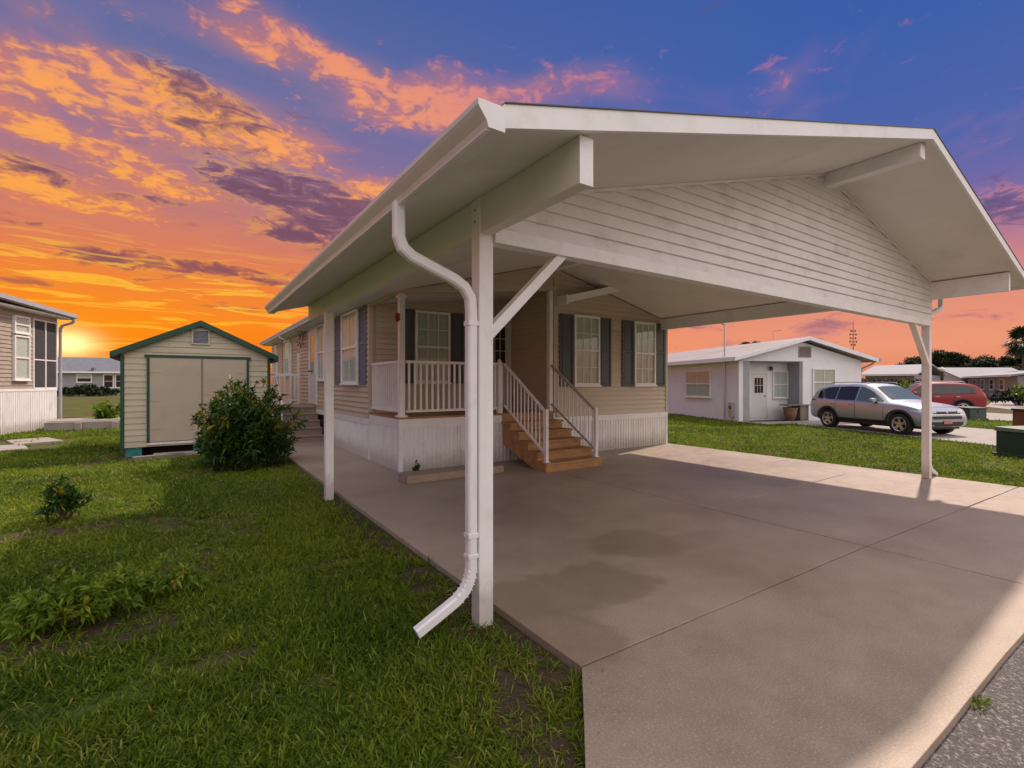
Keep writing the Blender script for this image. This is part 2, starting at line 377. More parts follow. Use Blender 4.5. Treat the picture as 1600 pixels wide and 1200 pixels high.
class MB:
    def __init__(s): s.v = []; s.f = []
    def add(s, vs, fs):
        o = len(s.v); s.v += [tuple(p) for p in vs]; s.f += [tuple(i + o for i in f) for f in fs]; return s
    def box(s, x0, x1, y0, y1, z0, z1):
        return s.add([(x0, y0, z0), (x1, y0, z0), (x1, y1, z0), (x0, y1, z0), (x0, y0, z1), (x1, y0, z1), (x1, y1, z1), (x0, y1, z1)],
                     [(3, 2, 1, 0), (4, 5, 6, 7), (0, 1, 5, 4), (1, 2, 6, 5), (2, 3, 7, 6), (3, 0, 4, 7)])
    def loft(s, rings, cap=True, close=True):
        o = len(s.v); n = len(rings[0])
        for r in rings: s.v += [tuple(p) for p in r]
        for i in range(len(rings) - 1):
            for j in range(n if close else n - 1):
                a = o + i * n + j; b = o + i * n + (j + 1) % n
                s.f.append((a, b, b + n, a + n))
        if cap:
            s.f.append(tuple(o + j for j in reversed(range(n)))); s.f.append(tuple(o + (len(rings) - 1) * n + j for j in range(n)))
        return s
    def prism(s, poly, plane, a, b):
        if plane == 'xz': mk = lambda p, t: (p[0], t, p[1])
        elif plane == 'yz': mk = lambda p, t: (t, p[0], p[1])
        else: mk = lambda p, t: (p[0], p[1], t)
        return s.loft([[mk(p, a) for p in poly], [mk(p, b) for p in poly]])
    def bar(s, p, q, w, h, up=(0, 0, 1)):
        p = Vector(p); q = Vector(q); t = (q - p).normalized(); u = Vector(up)
        sd = t.cross(u); sd = sd.normalized() if sd.length > 1e-6 else Vector((1, 0, 0)); u = sd.cross(t)
        ring = lambda c: [c - sd * w / 2 - u * h / 2, c + sd * w / 2 - u * h / 2, c + sd * w / 2 + u * h / 2, c - sd * w / 2 + u * h / 2]
        return s.loft([ring(p), ring(q)])
    def sweep(s, pts, sec, side, cap=True):
        """section (list of (along side, along normal)) swept along pts with mitred corners, side vector constant"""
        pts = [Vector(p) for p in pts]; sd = Vector(side).normalized(); rings = []
        for i, p in enumerate(pts):
            t0 = (pts[i] - pts[i - 1]).normalized() if i else None
            t1 = (pts[i + 1] - pts[i]).normalized() if i < len(pts) - 1 else None
            t = ((t0 + t1).normalized() if t0 and t1 else (t0 or t1))
            k = 1 / max(.5, t.dot(t1 or t0)); n = sd.cross(t)
            rings.append([p + sd * a + n * b * k for a, b in sec])
        return s.loft(rings, cap)
    def tube(s, pts, r, n=8, cap=True):
        pts = [Vector(p) for p in pts]; rings = []; ref = Vector((0, 0, 1)) if abs((pts[1] - pts[0]).normalized().z) < .9 else Vector((1, 0, 0))
        rr = r if isinstance(r, (list, tuple)) else [r] * len(pts)
        for i, p in enumerate(pts):
            t = (pts[min(i + 1, len(pts) - 1)] - pts[max(i - 1, 0)]).normalized()
            a = t.cross(ref).normalized(); b = t.cross(a)
            rings.append([p + (a * math.cos(2 * math.pi * j / n) + b * math.sin(2 * math.pi * j / n)) * rr[i] for j in range(n)])
        return s.loft(rings, cap)
    def lathe(s, prof, axis, c, n=24, cap=True):
        """prof: list of (axial, radius); axis 'x','y','z' ; closed at ends when radius is 0"""
        rings = []
        for a, r in prof:
            ring = []
            for j in range(n):
                th = 2 * math.pi * j / n; p, q = r * math.cos(th), r * math.sin(th)
                ring.append((c[0] + a, c[1] + p, c[2] + q) if axis == 'x' else (c[0] + p, c[1] + a, c[2] + q) if axis == 'y' else (c[0] + p, c[1] + q, c[2] + a))
            rings.append(ring)
        return s.loft(rings, cap)

def mesh_of(name, mb, off=Vector((0, 0, 0)), smooth=False):
    me = bpy.data.meshes.new(name)
    me.from_pydata([(p[0] - off.x, p[1] - off.y, p[2] - off.z) for p in mb.v], [], mb.f)
    bm = bmesh.new(); bm.from_mesh(me); bmesh.ops.recalc_face_normals(bm, faces=bm.faces); bm.to_mesh(me); bm.free()
    if smooth:
        me.polygons.foreach_set('use_smooth', [True] * len(me.polygons))
        try: me.set_sharp_from_angle(angle=math.radians(40))
        except Exception: pass
    return me

def link(name, me, m, parent=None, bev=0, label=None):
    o = bpy.data.objects.new(name, me); COL.objects.link(o)
    if m and not me.materials: me.materials.append(M[m] if isinstance(m, str) else m)
    if parent is not None: o.parent = parent; OFF[o.name] = OFF[parent.name]
    else: OFF[o.name] = Vector((0, 0, 0))
    if bev:
        md = o.modifiers.new('bevel', 'BEVEL'); md.width = bev; md.segments = 2; md.limit_method = 'ANGLE'
    if label: o['label'] = label
    return o

def add(name, mb, m, parent=None, bev=0, smooth=False, label=None):
    off = OFF[parent.name] if parent is not None else Vector((0, 0, 0))
    return link(name, mesh_of(name, mb, off, smooth), m, parent, bev, label)

def tag(o, label, cat, group=None):
    o['label'] = label; o['category'] = cat
    if group: o['group'] = group
    return o

def thing(name, label, cat, loc=(0, 0, 0), rotz=0, group=None, local=False):
    o = bpy.data.objects.new(name, None); COL.objects.link(o); o.location = loc; o.rotation_euler = (0, 0, rotz)
    o.empty_display_size = .2
    OFF[o.name] = Vector((0, 0, 0)) if local else Vector(loc)
    return tag(o, label, cat, group)

def single(name, mb, m, label, cat, base, group=None, bev=0, smooth=False):
    """a thing that is one mesh; base is its origin"""
    o = link(name, mesh_of(name, mb, Vector(base), smooth), m, None, bev); o.location = base
    return tag(o, label, cat, group)

def struct(o): o['kind'] = 'structure'; return o

def clip(poly, planes):
    """keep a*x+b*y<=c"""
    for a, b, c in planes:
        out = []
        for i in range(len(poly)):
            p, q = poly[i], poly[(i + 1) % len(poly)]
            dp, dq = a * p[0] + b * p[1] - c, a * q[0] + b * q[1] - c
            if dp <= 0: out.append(p)
            if dp * dq < 0:
                t = dp / (dp - dq); out.append((p[0] + (q[0] - p[0]) * t, p[1] + (q[1] - p[1]) * t))
        poly = out
        if len(poly) < 3: return []
    return poly

def area(poly):
    return abs(sum(poly[i][0] * poly[(i + 1) % len(poly)][1] - poly[(i + 1) % len(poly)][0] * poly[i][1] for i in range(len(poly)))) / 2 if len(poly) > 2 else 0

class Wall:
    """maps (u along wall, d outward, z) to space. axis 'y': faces -Y at y=c; axis 'x': faces -X at x=c; 'X': faces +X"""
    def __init__(s, axis, c): s.axis, s.c = axis, c
    def p(s, u, d, z):
        return (u, s.c - d, z) if s.axis == 'y' else (s.c - d, u, z) if s.axis == 'x' else (s.c + d, u, z)
    def box(s, mb, u0, u1, d0, d1, z0, z1):
        a = s.p(u0, d0, z0); b = s.p(u1, d1, z1)
        return mb.box(min(a[0], b[0]), max(a[0], b[0]), min(a[1], b[1]), max(a[1], b[1]), min(a[2], b[2]), max(a[2], b[2]))
    def poly(s, mb, pts, d0, d1):
        dd0 = d0 if callable(d0) else (lambda q: d0); dd1 = d1 if callable(d1) else (lambda q: d1)
        return mb.loft([[s.p(q[0], dd0(q), q[1]) for q in pts], [s.p(q[0], dd1(q), q[1]) for q in pts]])

def siding(parent, W, u0, u1, z0, z1, exp, m, planes=(), t0=.026, t1=.002, name='siding_board', skips=()):
    n = int(math.ceil((z1 - z0) / exp - .05)); shared = None
    for i in range(n):
        za = z0 + i * exp; zb = min(za + exp, z1)
        if zb - za < .01: continue
        rect = [(u0, za), (u1, za), (u1, zb), (u0, zb)]
        po = clip(rect, planes)
        if area(po) < .004: continue
        full = abs(area(po) - (u1 - u0) * exp) < 1e-6
        if full and shared:
            o = link(name, shared[0], m, parent); o.location = (0, 0, za - shared[1]); continue
        mb = MB(); W.poly(mb, po, -.002, lambda q, za=za: t1 + (t0 - t1) * (1 - (q[1] - za) / exp))
        o = add(name, mb, m, parent)
        if full: shared = (o.data, za)

def wavy(W, mb, u0, u1, d, z0, z1, amp, period):
    n = max(8, int((u1 - u0) / period * 6)); o = len(mb.v)
    for i in range(n + 1):
        u = u0 + (u1 - u0) * i / n; dd = d + amp * math.sin(2 * math.pi * (u - u0) / period + .7 * math.sin(9 * u))
        mb.v += [W.p(u, dd, z0), W.p(u, dd, z1)]
    for i in range(n): a = o + 2 * i; mb.f.append((a, a + 2, a + 3, a + 1))

def window(parent, W, u0, u1, z0, z1, cols=3, rows=2, split=.5, fr=.05, d=.042, curtain='curtain', frame='white_paint', sill=True, part='window', label=None, lower_grid=True, half=False):
    """double-hung window: frame (part) with panes, muntins and curtain below it"""
    mb = MB(); zm = z0 + (z1 - z0) * (1 - split)
    for a in [(u0, u0 + fr, z0, z1), (u1 - fr, u1, z0, z1), (u0 + fr, u1 - fr, z1 - fr, z1), (u0 + fr, u1 - fr, z0, z0 + fr)]:
        W.box(mb, a[0], a[1], 0, d + .048, a[2], a[3])
    W.box(mb, u0 + fr, u1 - fr, d + .012, d + .04, zm - .022, zm + .022)
    if sill: W.box(mb, u0 - .02, u1 + .02, 0, d + .075, z0 - .035, z0 - .001)
    w = add(part, mb, frame, parent, label=label)
    mb = MB(); W.box(mb, u0 + .01, u1 - .01, -.002, d - .012, z0 + .01, z1 - .01); add('dark_room', mb, 'interior', w)
    if curtain:
        mb = MB(); zc = z0 + fr if not half else zm
        wavy(W, mb, u0 + fr, u1 - fr, d - .002, zc, z1 - fr, .005, .085); add('curtain', mb, curtain, w, smooth=True)
    for za, zb, dd in ((z0 + fr, zm - .022, d + .014), (zm + .022, z1 - fr, d + .026)):
        mb = MB(); W.box(mb, u0 + fr, u1 - fr, dd, dd + .004, za, zb); add('pane', mb, 'window_glass', w)
        if za < zm and not lower_grid: continue
        for i in range(1, cols):
            u = u0 + fr + (u1 - u0 - 2 * fr) * i / cols; mb = MB(); W.box(mb, u - .008, u + .008, dd + .005, dd + .013, za, zb); add('muntin', mb, frame, w)
        for i in range(1, rows):
            z = za + (zb - za) * i / rows; mb = MB(); W.box(mb, u0 + fr, u1 - fr, dd + .005, dd + .012, z - .008, z + .008); add('muntin', mb, frame, w)
    return w

def shutter(parent, W, u0, u1, z0, z1, m='shutter', louvre=False, label=None):
    mb = MB(); f = .05; zm = (z0 + z1) / 2 + .05
    W.box(mb, u0, u1, .008, .03, z0, z1)
    for a in [(u0, u0 + f, z0, z1), (u1 - f, u1, z0, z1)]: W.box(mb, a[0], a[1], .0301, .048, a[2], a[3])
    for z in (z0, zm - f / 2, z1 - f): W.box(mb, u0 + f, u1 - f, .0301, .046, z, z + f)
    s = add('shutter', mb, m, parent, label=label)
    if louvre:
        mb = MB()
        for za, zb in ((z0 + f, zm - f / 2), (zm + f / 2, z1 - f)):
            n = int((zb - za) / .045)
            for i in range(n):
                z = za + (zb - za) * (i + .5) / n
                mb.loft([[W.p(u, .0305, z + .016), W.p(u, .043, z - .014), W.p(u, .0305, z - .016)] for u in (u0 + f + .003, u1 - f - .003)])
        add('louvre_slats', mb, m, s)['kind'] = 'stuff'
    else:
        for za, zb in ((z0 + f, zm - f / 2), (zm + f / 2, z1 - f)):
            mb = MB(); W.box(mb, u0 + f + .022, u1 - f - .022, .0305, .041, za + .025, zb - .025); add('raised_panel', mb, m, s, bev=.004)
    return s

def ribbed(parent, W, u0, u1, z0, z1, m='skirt_white', pan=1.2, pitch=.10):
    """ribbed vinyl skirting, one part per panel"""
    n = max(1, round((u1 - u0) / pan)); L = (u1 - u0) / n
    for i in range(n):
        a = u0 + i * L + .004; b = u0 + (i + 1) * L - .004; prof = []; k = max(2, round((b - a) / pitch)); s = (b - a) / k
        for j in range(k):
            q = a + j * s; prof += [(q, .008), (q + s * .30, .008), (q + s * .38, .024), (q + s * .78, .024), (q + s * .86, .008)]
        prof += [(b, .008), (b, -.002), (a, -.002)]
        mb = MB(); mb.loft([[W.p(u, d, z) for u, d in prof] for z in (z0, z1)]); add('skirt_panel', mb, m, parent)

def gutter(name, parent, x, sgn, z, y0, y1, m='gutter', w=.135, h=.11):
    """K-style gutter on an eave at x, outward direction sgn along X, top at z"""
    prof = [(0, 0), (0, -h), (w * .62, -h), (w * .70, -h * .72), (w * .92, -h * .38), (w, -h * .22), (w, 0), (w - .012, 0), (w - .012, -h * .2), (w * .60, -h + .008), (.006, -h + .008), (.006, 0)]
    mb = MB(); mb.loft([[(x + sgn * a, y, z + b) for a, b in prof] for y in (y0, y1)])
    g = add(name, mb, m, parent)
    lip = MB(); lip.box(min(x + sgn * w * .5, x + sgn * w * .66), max(x + sgn * w * .5, x + sgn * w * .66), y0 + .01, y1, z - h - .006, z - h - .0005)
    add('gutter_lip', lip, 'white_metal', g)
    for y in (y0, y1):
        e = MB(); e.prism([(x + sgn * a, z + b) for a, b in prof[:7]], 'xz', y - .006 if y == y0 else y + .0005, y - .0005 if y == y0 else y + .006); add('end_cap', e, 'white_metal', g)
    return g

# ------------------------------------------------------------------ ground, street, slabs
LZ = -.05
mb = MB(); R = 2500
xs = [-R, -200, -40, 0, 40, 200, R]
n = len(xs)
mb.v = [(x, y, LZ) for y in xs for x in xs]
mb.f = [(j * n + i, j * n + i + 1, (j + 1) * n + i + 1, (j + 1) * n + i) for j in range(n - 1) for i in range(n - 1)]
struct(add('lawn', mb, 'lawn_ground'))

NA = math.radians(-22.7); NU = Vector((math.cos(NA), math.sin(NA), 0)); NV = Vector((-math.sin(NA), math.cos(NA), 0)); N0 = Vector((19.5, 11.67, 0))
def NP(u, v, z=0): return N0 + NU * u + NV * v + Vector((0, 0, z))

mb = MB(); far = Vector((14, .70, 0)) + NU * 120; farb = Vector((15.5, -6.5, 0)) + NU * 120
mb.add([(-90, .745, -.042), (14, .745, -.042), (15.5, -6.5, -.042), (-90, -6.5, -.042), (far.x, far.y, -.042), (farb.x, farb.y, -.042)], [(0, 3, 2, 1), (1, 2, 5, 4)])
struct(add('street', mb, 'asphalt'))
# worn broken edge of asphalt against the slab
drv = bpy.data.objects.new('driveway', None); COL.objects.link(drv); OFF[drv.name] = Vector((0, 0, 0)); struct(drv)
panels = [[(1.85, 2.05), (5.55, 2.00), (5.55, .735), (.70, .735)], [(5.55, 2.0), (9.65, 1.86), (9.65, .735), (5.55, .735)], [(9.65, 1.86), (10.72, 1.83), (11.4, .735), (9.65, .735)],
          [(1.85, 2.05), (1.85, 8.55), (5.55, 8.55), (5.55, 2.0)], [(5.55, 2.0), (5.55, 3.72), (9.65, 3.80), (9.65, 1.86)], [(5.55, 3.72), (5.55, 8.55), (9.65, 8.55), (9.65, 3.80)],
          [(9.65, 1.86), (9.65, 5.2), (10.72, 5.2), (10.72, 1.83)], [(9.65, 5.2), (9.65, 8.55), (10.72, 8.55), (10.72, 5.2)],
          [(1.85, 8.55), (1.85, 9.9), (3.4, 9.9), (3.4, 8.55)], [(1.85, 9.9), (1.85, 12.2), (3.4, 12.2), (3.4, 9.9)], [(1.85, 12.2), (1.95, 14.6), (3.4, 14.6), (3.4, 12.2)]]
for po in panels:
    c = Vector((sum(p[0] for p in po) / 4, sum(p[1] for p in po) / 4)); q = []
    for i in range(4):
        a = Vector(po[i - 1]); b = Vector(po[i]); e = Vector(po[(i + 1) % 4])
        n1 = Vector((-(b - a).y, (b - a).x)).normalized(); n2 = Vector((-(e - b).y, (e - b).x)).normalized()
        if n1.dot(c - b) < 0: n1 = -n1
        if n2.dot(c - b) < 0: n2 = -n2
        k = .0065; bis = n1 + n2; q.append(b + bis * (k / max(.4, 1 + n1.dot(n2))))
    # slightly crooked edges
    ring = []
    for i in range(4):
        a, b = q[i], q[(i + 1) % 4]; L = (b - a).length; nn = max(1, int(L / .35)); nv = Vector((-(b - a).y, (b - a).x)).normalized()
        for j in range(nn):
            w = 0 if j == 0 else random.uniform(-.0035, .0035); p = a + (b - a) * (j / nn) + nv * w; ring.append((p.x, p.y))
    mb = MB(); mb.prism(ring, 'xy', -.13, random.uniform(-.0015, .0015)); add('concrete_panel', mb, 'driveway_concrete', drv, bev=.003)
mb = MB(); mb.prism([(1.9, 2.08), (.9, .80), (11.2, .80), (10.6, 1.9), (10.6, 8.5), (3.3, 8.5), (3.3, 14.5), (2.0, 14.5)], 'xy', -.14, -.022); add('joint_filler', mb, 'dark_gap', drv)

for nm, (u0, u1, v0, v1) in (('neighbour_driveway', (1.35, 6.4, -13.5, -.2)), ('neighbour_driveway', (11.6, 17.5, -13.5, 8.0)), ('neighbour_path', (.2, 1.34, -1.4, -.25))):
    mb = MB(); mb.prism([NP(u0, v0)[:2], NP(u1, v0)[:2], NP(u1, v1)[:2], NP(u0, v1)[:2]], 'xy', -.12, -.012); struct(add(nm, mb, 'grey_concrete'))

# ------------------------------------------------------------------ carport
XR_, ZR_ = 6.63, 4.31; PL, PR = .274, .243; TH = .09
YF0, YB0 = 1.80, 8.36
XEL, XER = 1.156, 11.05
def ztop(x): return ZR_ - (PL * (XR_ - x) if x < XR_ else PR * (x - XR_))
def zund(x): return ztop(x) - TH
cp = thing('carport', 'white gabled carport roof on square posts over the concrete driveway', 'carport', (1.69, 2.87, 0))
for xa, xb in ((XEL, XR_ - .001), (XR_ + .001, XER)):
    mb = MB(); mb.prism([(xa, ztop(xa)), (xb, ztop(xb)), (xb, zund(xb)), (xa, zund(xa))], 'xz', YF0, YB0); add('roof_panel', mb, 'soffit', cp)
    mb = MB(); mb.prism([(xa, ztop(xa) + .012), (xb, ztop(xb) + .012), (xb, zund(xb) - .004), (xa, zund(xa) - .004)], 'xz', YF0 - .028, YF0 - .002); fa = add('fascia', mb, 'white_paint', cp)
    mb = MB(); mb.prism([(xa, ztop(xa) + .018), (xb, ztop(xb) + .018), (xb, ztop(xb) + .0125), (xa, ztop(xa) + .0125)], 'xz', YF0 - .036, YF0 + .05); add('drip_edge', mb, 'dark_metal', fa)
mb = MB(); mb.box(6.56, 6.70, 1.86, YB0 - .02, 4.04, zund(6.56) - .001); add('ridge_beam', mb, 'white_paint', cp, bev=.004)
mb = MB(); mb.box(1.648, 1.735, 1.835, 8.34, 2.612, zund(1.648) - .001); bl = add('side_beam', mb, 'beam_green', cp, bev=.004)
mb = MB(); mb.box(1.646, 1.737, 1.829, 1.8345, 2.610, zund(1.648) - .002); add('beam_end', mb, 'white_paint', bl)
mb = MB(); mb.box(10.355, 10.445, 1.88, 8.39, 3.01, zund(10.445) - .001); br = add('side_beam', mb, 'white_paint', cp, bev=.004)
mb = MB(); mb.box(10.353, 10.447, 1.874, 1.8795, 3.008, zund(10.447) - .002); add('beam_end', mb, 'white_paint', br)
for (x, y, zt) in ((1.69, 2.87, 2.84), (1.69, 7.16, 2.84), (10.40, 2.87, 3.005)):
    h = .055; mb = MB(); mb.box(x - h, x + h, y - h, y + h, -.05 if x < 5 else 0, zt if x > 5 else 2.61 if y > 5 else 2.86); po = add('post', mb, 'white_paint', cp, bev=.005)
    if x < 5:
        for zz in (2.70, 2.78):
            mb = MB(); mb.lathe([(0, .0001), (.001, .009), (.008, .009), (.010, .0001)], 'x', (x - h - .009, y, zz), 8); add('bolt', mb, 'aluminium', po)
# gable siding
W = Wall('y', 2.825)
xl0, xr0 = 1.737, 10.352
roofclip = [(-PL, 1, ZR_ - TH - PL * XR_ - .012), (PR, 1, ZR_ - TH + PR * XR_ - .012)]
mb = MB(); po = clip([(xl0, 2.60), (xr0 + .09, 2.60), (xr0 + .09, 4.4), (xl0, 4.4)], [(a, b, c + .008) for a, b, c in roofclip]); W.poly(mb, po, -.03, 0); gw = add('gable_wall', mb, 'white_siding', cp)
siding(gw, W, xl0 + .003, xr0 + .085, 2.665, 4.4, .102, 'white_siding', roofclip)
mb = MB(); mb.box(1.746, 10.345, 2.79, 2.90, 2.56, 2.664); add('gable_trim', mb, 'white_paint', cp, bev=.004)
mb = MB()
for xa, xb in ((xl0 + .35, XR_ - .08), (XR_ + .08, xr0 + .09)):
    mb.prism([(xa, zund(xa) - .002), (xb, zund(xb) - .002), (xb, zund(xb) - .028), (xa, zund(xa) - .028)], 'xz', 2.792, 2.804)
add('channel_trim', mb, 'white_paint', cp)
mb = MB(); mb.bar((1.72, 2.862, 1.93), (2.40, 2.862, 2.60), .07, .085, (0, 1, 0)); b1 = add('brace', mb, 'white_paint', cp, bev=.004)
mb = MB(); mb.bar((10.37, 2.862, 1.93), (9.70, 2.862, 2.60), .07, .085, (0, 1, 0)); add('brace', mb, 'white_paint', cp, bev=.004)
gutter('gutter', cp, XEL - .002, -1, ztop(XEL) - .008, YF0 - .03, YB0 + .02)
gutter('gutter', cp, XER + .002, 1, ztop(XER) - .008, YF0 - .03, YB0 + .02)
# downspouts with elbows
def rsec(w, d, c=.012):
    w /= 2; d /= 2
    return [(-w + c, -d), (w - c, -d), (w, -d + c), (w, d - c), (w - c, d), (-w + c, d), (-w, d - c), (-w, -d + c)]
yd = 2.85
path = [(1.085, yd, ztop(XEL) - .10), (1.085, yd, 2.50), (1.11, yd, 2.435), (1.17, yd, 2.39), (1.46, yd, 2.285), (1.54, yd, 2.24), (1.585, yd, 2.17), (1.592, yd, 2.08), (1.592, yd, .36), (1.580, yd, .29), (1.545, yd, .225), (1.48, yd, .17), (1.20, yd, .035)]
mb = MB(); mb.sweep(path, rsec(.066, .070), (0, 1, 0)); ds = add('downspout', mb, 'white_metal', cp)
for a, b in ((2.02, 1.985), (.60, .565), (.46, .43)):
    mb = MB(); mb.box(1.553, 1.631, yd - .037, yd + .037, b, a); add('band', mb, 'white_metal', ds, bev=.004)
pe = [Vector(q) for q in ((1.592, yd, .36), (1.580, yd, .29), (1.545, yd, .225), (1.48, yd, .17))]
for t in range(6):
    f = (t + .5) / 2; i = int(f); c = pe[i].lerp(pe[i + 1], f - i); tdir = (pe[i + 1] - pe[i]).normalized()
    mb = MB(); mb.bar(c - tdir * .003, c + tdir * .003, .0708, .0672, (0, 1, 0)); add('elbow_crimp', mb, 'white_metal', ds)
path = [(11.12, yd + .02, ztop(XER) - .10), (11.12, yd + .02, 2.98), (11.08, yd + .02, 2.93), (10.62, yd + .02, 2.80), (10.53, yd + .02, 2.75), (10.50, yd + .02, 2.68), (10.50, yd + .02, .30), (10.52, yd + .02, .20), (10.60, yd + .02, .12), (10.85, yd + .02, .02)]
mb = MB(); mb.sweep(path, rsec(.066, .070), (0, 1, 0)); add('downspout', mb, 'white_metal', cp)

# ------------------------------------------------------------------ the house
XL, YFR, XRT, YC, XP = 3.22, 8.40, 10.62, 10.10, 6.80
ZT, ZP, HEND = .85, .95, 24.0
hs = thing('manufactured_house', 'long beige sided house with dark shutters and a railed porch behind the carport', 'house', (XL, YFR, 0))
EXP = .114
# walls
WL = Wall('x', XL); WF = Wall('y', YFR); WB = Wall('y', YC); WS = Wall('x', XP)
mb = MB(); mb.box(XL, XL + .12, YC + .001, HEND, ZT, 3.42); wl = add('side_wall', mb, 'wall_core', hs)
siding(wl, WL, YC + .06, HEND, ZT + .005, 3.40, EXP, 'beige_siding')
mb = MB(); mb.box(XL + .121, XP, YC, YC + .12, ZP, 3.95); wb = add('porch_wall', mb, 'wall_core', hs)
siding(wb, WB, XL + .125, XP - .001, ZP + .02, 3.80, EXP, 'beige_siding')
mb = MB(); mb.box(XP, XP + .12, YFR + .121, YC + .12, ZP, 3.95); ws = add('porch_wall', mb, 'wall_core', hs)
siding(ws, WS, YFR + .03, YC - .02, ZP + .02, 3.80, EXP, 'beige_siding')
cl = [(-PL, 1, ZR_ - TH - PL * XR_ - .01), (PR, 1, ZR_ - TH + PR * XR_ - .01)]
mb = MB(); po = clip([(XP, ZT), (XRT, ZT), (XRT, 4.4), (XP, 4.4)], cl); WF.poly(mb, po, -.12, 0); wf = add('front_wall', mb, 'wall_core', hs)
siding(wf, WF, XP + .06, XRT - .06, ZT + .005, 4.4, EXP, 'beige_siding', cl)
hz = lambda x: 3.23 + (x - XL) * .122            # sloping porch header
hcl = cl + [(.122, -1, .122 * XL - 3.23 - .05)]
mb = MB(); po = clip([(XL, 3.0), (XP - .001, 3.0), (XP - .001, 4.4), (XL, 4.4)], hcl); WF.poly(mb, po, -.10, 0); wg = add('porch_gable', mb, 'wall_core', hs)
siding(wg, WF, XL + .02, XP + .055, ZT + .005, 4.4, EXP, 'beige_siding', hcl)
mb = MB(); mb.prism([(XL - .01, hz(XL) + .09), (XP, hz(XP) + .09), (XP, hz(XP)), (XL - .01, hz(XL))], 'xz', YFR - .03, YFR + .101); add('porch_header', mb, 'beige_trim', hs, bev=.004)
mb = MB(); mb.box(XL - .012, XL + .10, YFR + .102, YC + .05, 3.24, 3.34); add('porch_header', mb, 'beige_trim', hs, bev=.004)
mb = MB(); mb.prism([(XL + .101, hz(XL) + .05), (XP - .001, hz(XP) + .05), (XP - .001, hz(XP) + .08), (XL + .101, hz(XL) + .08)], 'xz', YFR + .102, YC - .03); add('porch_ceiling', mb, 'soffit', hs)
mb = MB(); mb.box(XL + .13, XRT, YC + .13, HEND, ZT, 3.40); add('house_core', mb, 'wall_core', hs)
mb = MB(); mb.box(XP + .13, XRT, YFR + .13, YC + .12, ZT, 3.30); add('house_core', mb, 'wall_core', hs)
# corner trims
for (x0, x1, y0, y1, z0, z1) in ((XL - .028, XL + .05, YC - .002, YC + .055, ZT + .15, 3.42), (XP - .03, XP + .055, YFR - .032, YFR + .028, ZT + .15, 3.95), (XRT - .055, XRT + .03, YFR - .03, YFR + .04, ZT + .002, 3.35)):
    mb = MB(); mb.box(x0, x1, y0, y1, z0, z1); add('corner_trim', mb, 'beige_trim', hs, bev=.004)
# raked roof edge of the front room
mb = MB(); mb.prism([(6.90, 3.36), (8.45, 3.36 + 1.55 * .262), (8.45, 3.52 + 1.55 * .262), (6.90, 3.52)], 'xz', YFR - .34, YFR - .02); rk = add('rake_soffit', mb, 'white_paint', hs, bev=.004)
mb = MB(); mb.prism([(6.86, 3.33), (6.899, 3.33), (6.899, 3.54), (6.86, 3.54)], 'xz', YFR - .35, YFR - .02); add('end_cap', mb, 'white_paint', rk)
# main roof, gutter
XM = (XL + XRT) / 2; ex = XL - .36
rz = lambda x: 4.36 - .232 * abs(x - XM)
for xa, xb in ((ex, XM), (XM + .001, XRT + .36)):
    mb = MB(); mb.prism([(xa, rz(xa)), (xb, rz(xb)), (xb, rz(xb) - .10), (xa, rz(xa) - .10)], 'xz', YB0 + .003, HEND + .3); add('roof', mb, 'nbr_roof', hs)
mb = MB(); mb.box(ex + .02, XL - .02, YFR + .07, HEND + .25, rz(ex) - .135, rz(ex) - .102); add('soffit', mb, 'soffit', hs)
gutter('gutter', hs, ex - .002, -1, rz(ex) + .005, YFR + .10, HEND + .3, 'white_metal')
for yy in (18.95,):
    mb = MB(); mb.sweep([(ex - .07, yy, rz(ex) - .10), (ex - .06, yy, rz(ex) - .18), (XL - .10, yy, rz(ex) - .34), (XL - .065, yy, rz(ex) - .42), (XL - .065, yy, .9)], rsec(.06, .06), (0, 1, 0)); add('downspout', mb, 'white_metal', hs)
mb = MB(); mb.box(4.2, 4.5, 15.6, 15.9, rz(4.35) - .05, rz(4.35) + .22); add('roof_vent', mb, 'dark_metal', hs)
mb = MB(); mb.tube([(3.5, 13.0, 3.4), (3.5, 13.0, 4.35)], .012, 6); add('antenna', mb, 'aluminium', hs)
# skirting
mb = MB(); mb.box(XL + .03, XRT - .03, YFR + .03, HEND, -.1, ZT - .02); add('foundation', mb, 'dark_gap', hs)
ribbed(hs, WF, XL + .05, XP, 0, ZP - .165, pitch=.09)
ribbed(hs, WF, XP + .002, XRT - .05, 0, ZT - .13, pitch=.09)
ribbed(hs, WL, YFR + .05, YC - .03, 0, ZP - .165, pitch=.09)
ribbed(hs, WL, YC + .05, 13.9, 0, ZT - .13, pitch=.09); ribbed(hs, WL, 17.3, HEND, 0, ZT - .13, pitch=.09)
for (W_, u0, u1, z0, z1) in ((WF, XL - .03, XP - .001, ZP - .165, ZP), (WF, XP, XRT + .03, ZT - .13, ZT), (WL, YFR + .001, YC - .03, ZP - .165, ZP), (WL, YC + .001, HEND, ZT - .13, ZT)):
    mb = MB(); W_.box(mb, u0, u1, -.02, .032, z0, z1); add('skirt_trim', mb, 'white_metal', hs, bev=.003)
for (x0, x1, y0, y1, zt) in ((XL - .028, XL + .049, YFR - .028, YFR + .049, ZP - .166), (XL - .03, XL + .03, YC - .028, YC + .048, ZT - .131), (XRT - .048, XRT + .028, YFR - .028, YFR + .03, ZT - .131)):
    mb = MB(); mb.box(x0, x1, y0, y1, 0, zt); add('skirt_corner', mb, 'white_metal', hs, bev=.004)
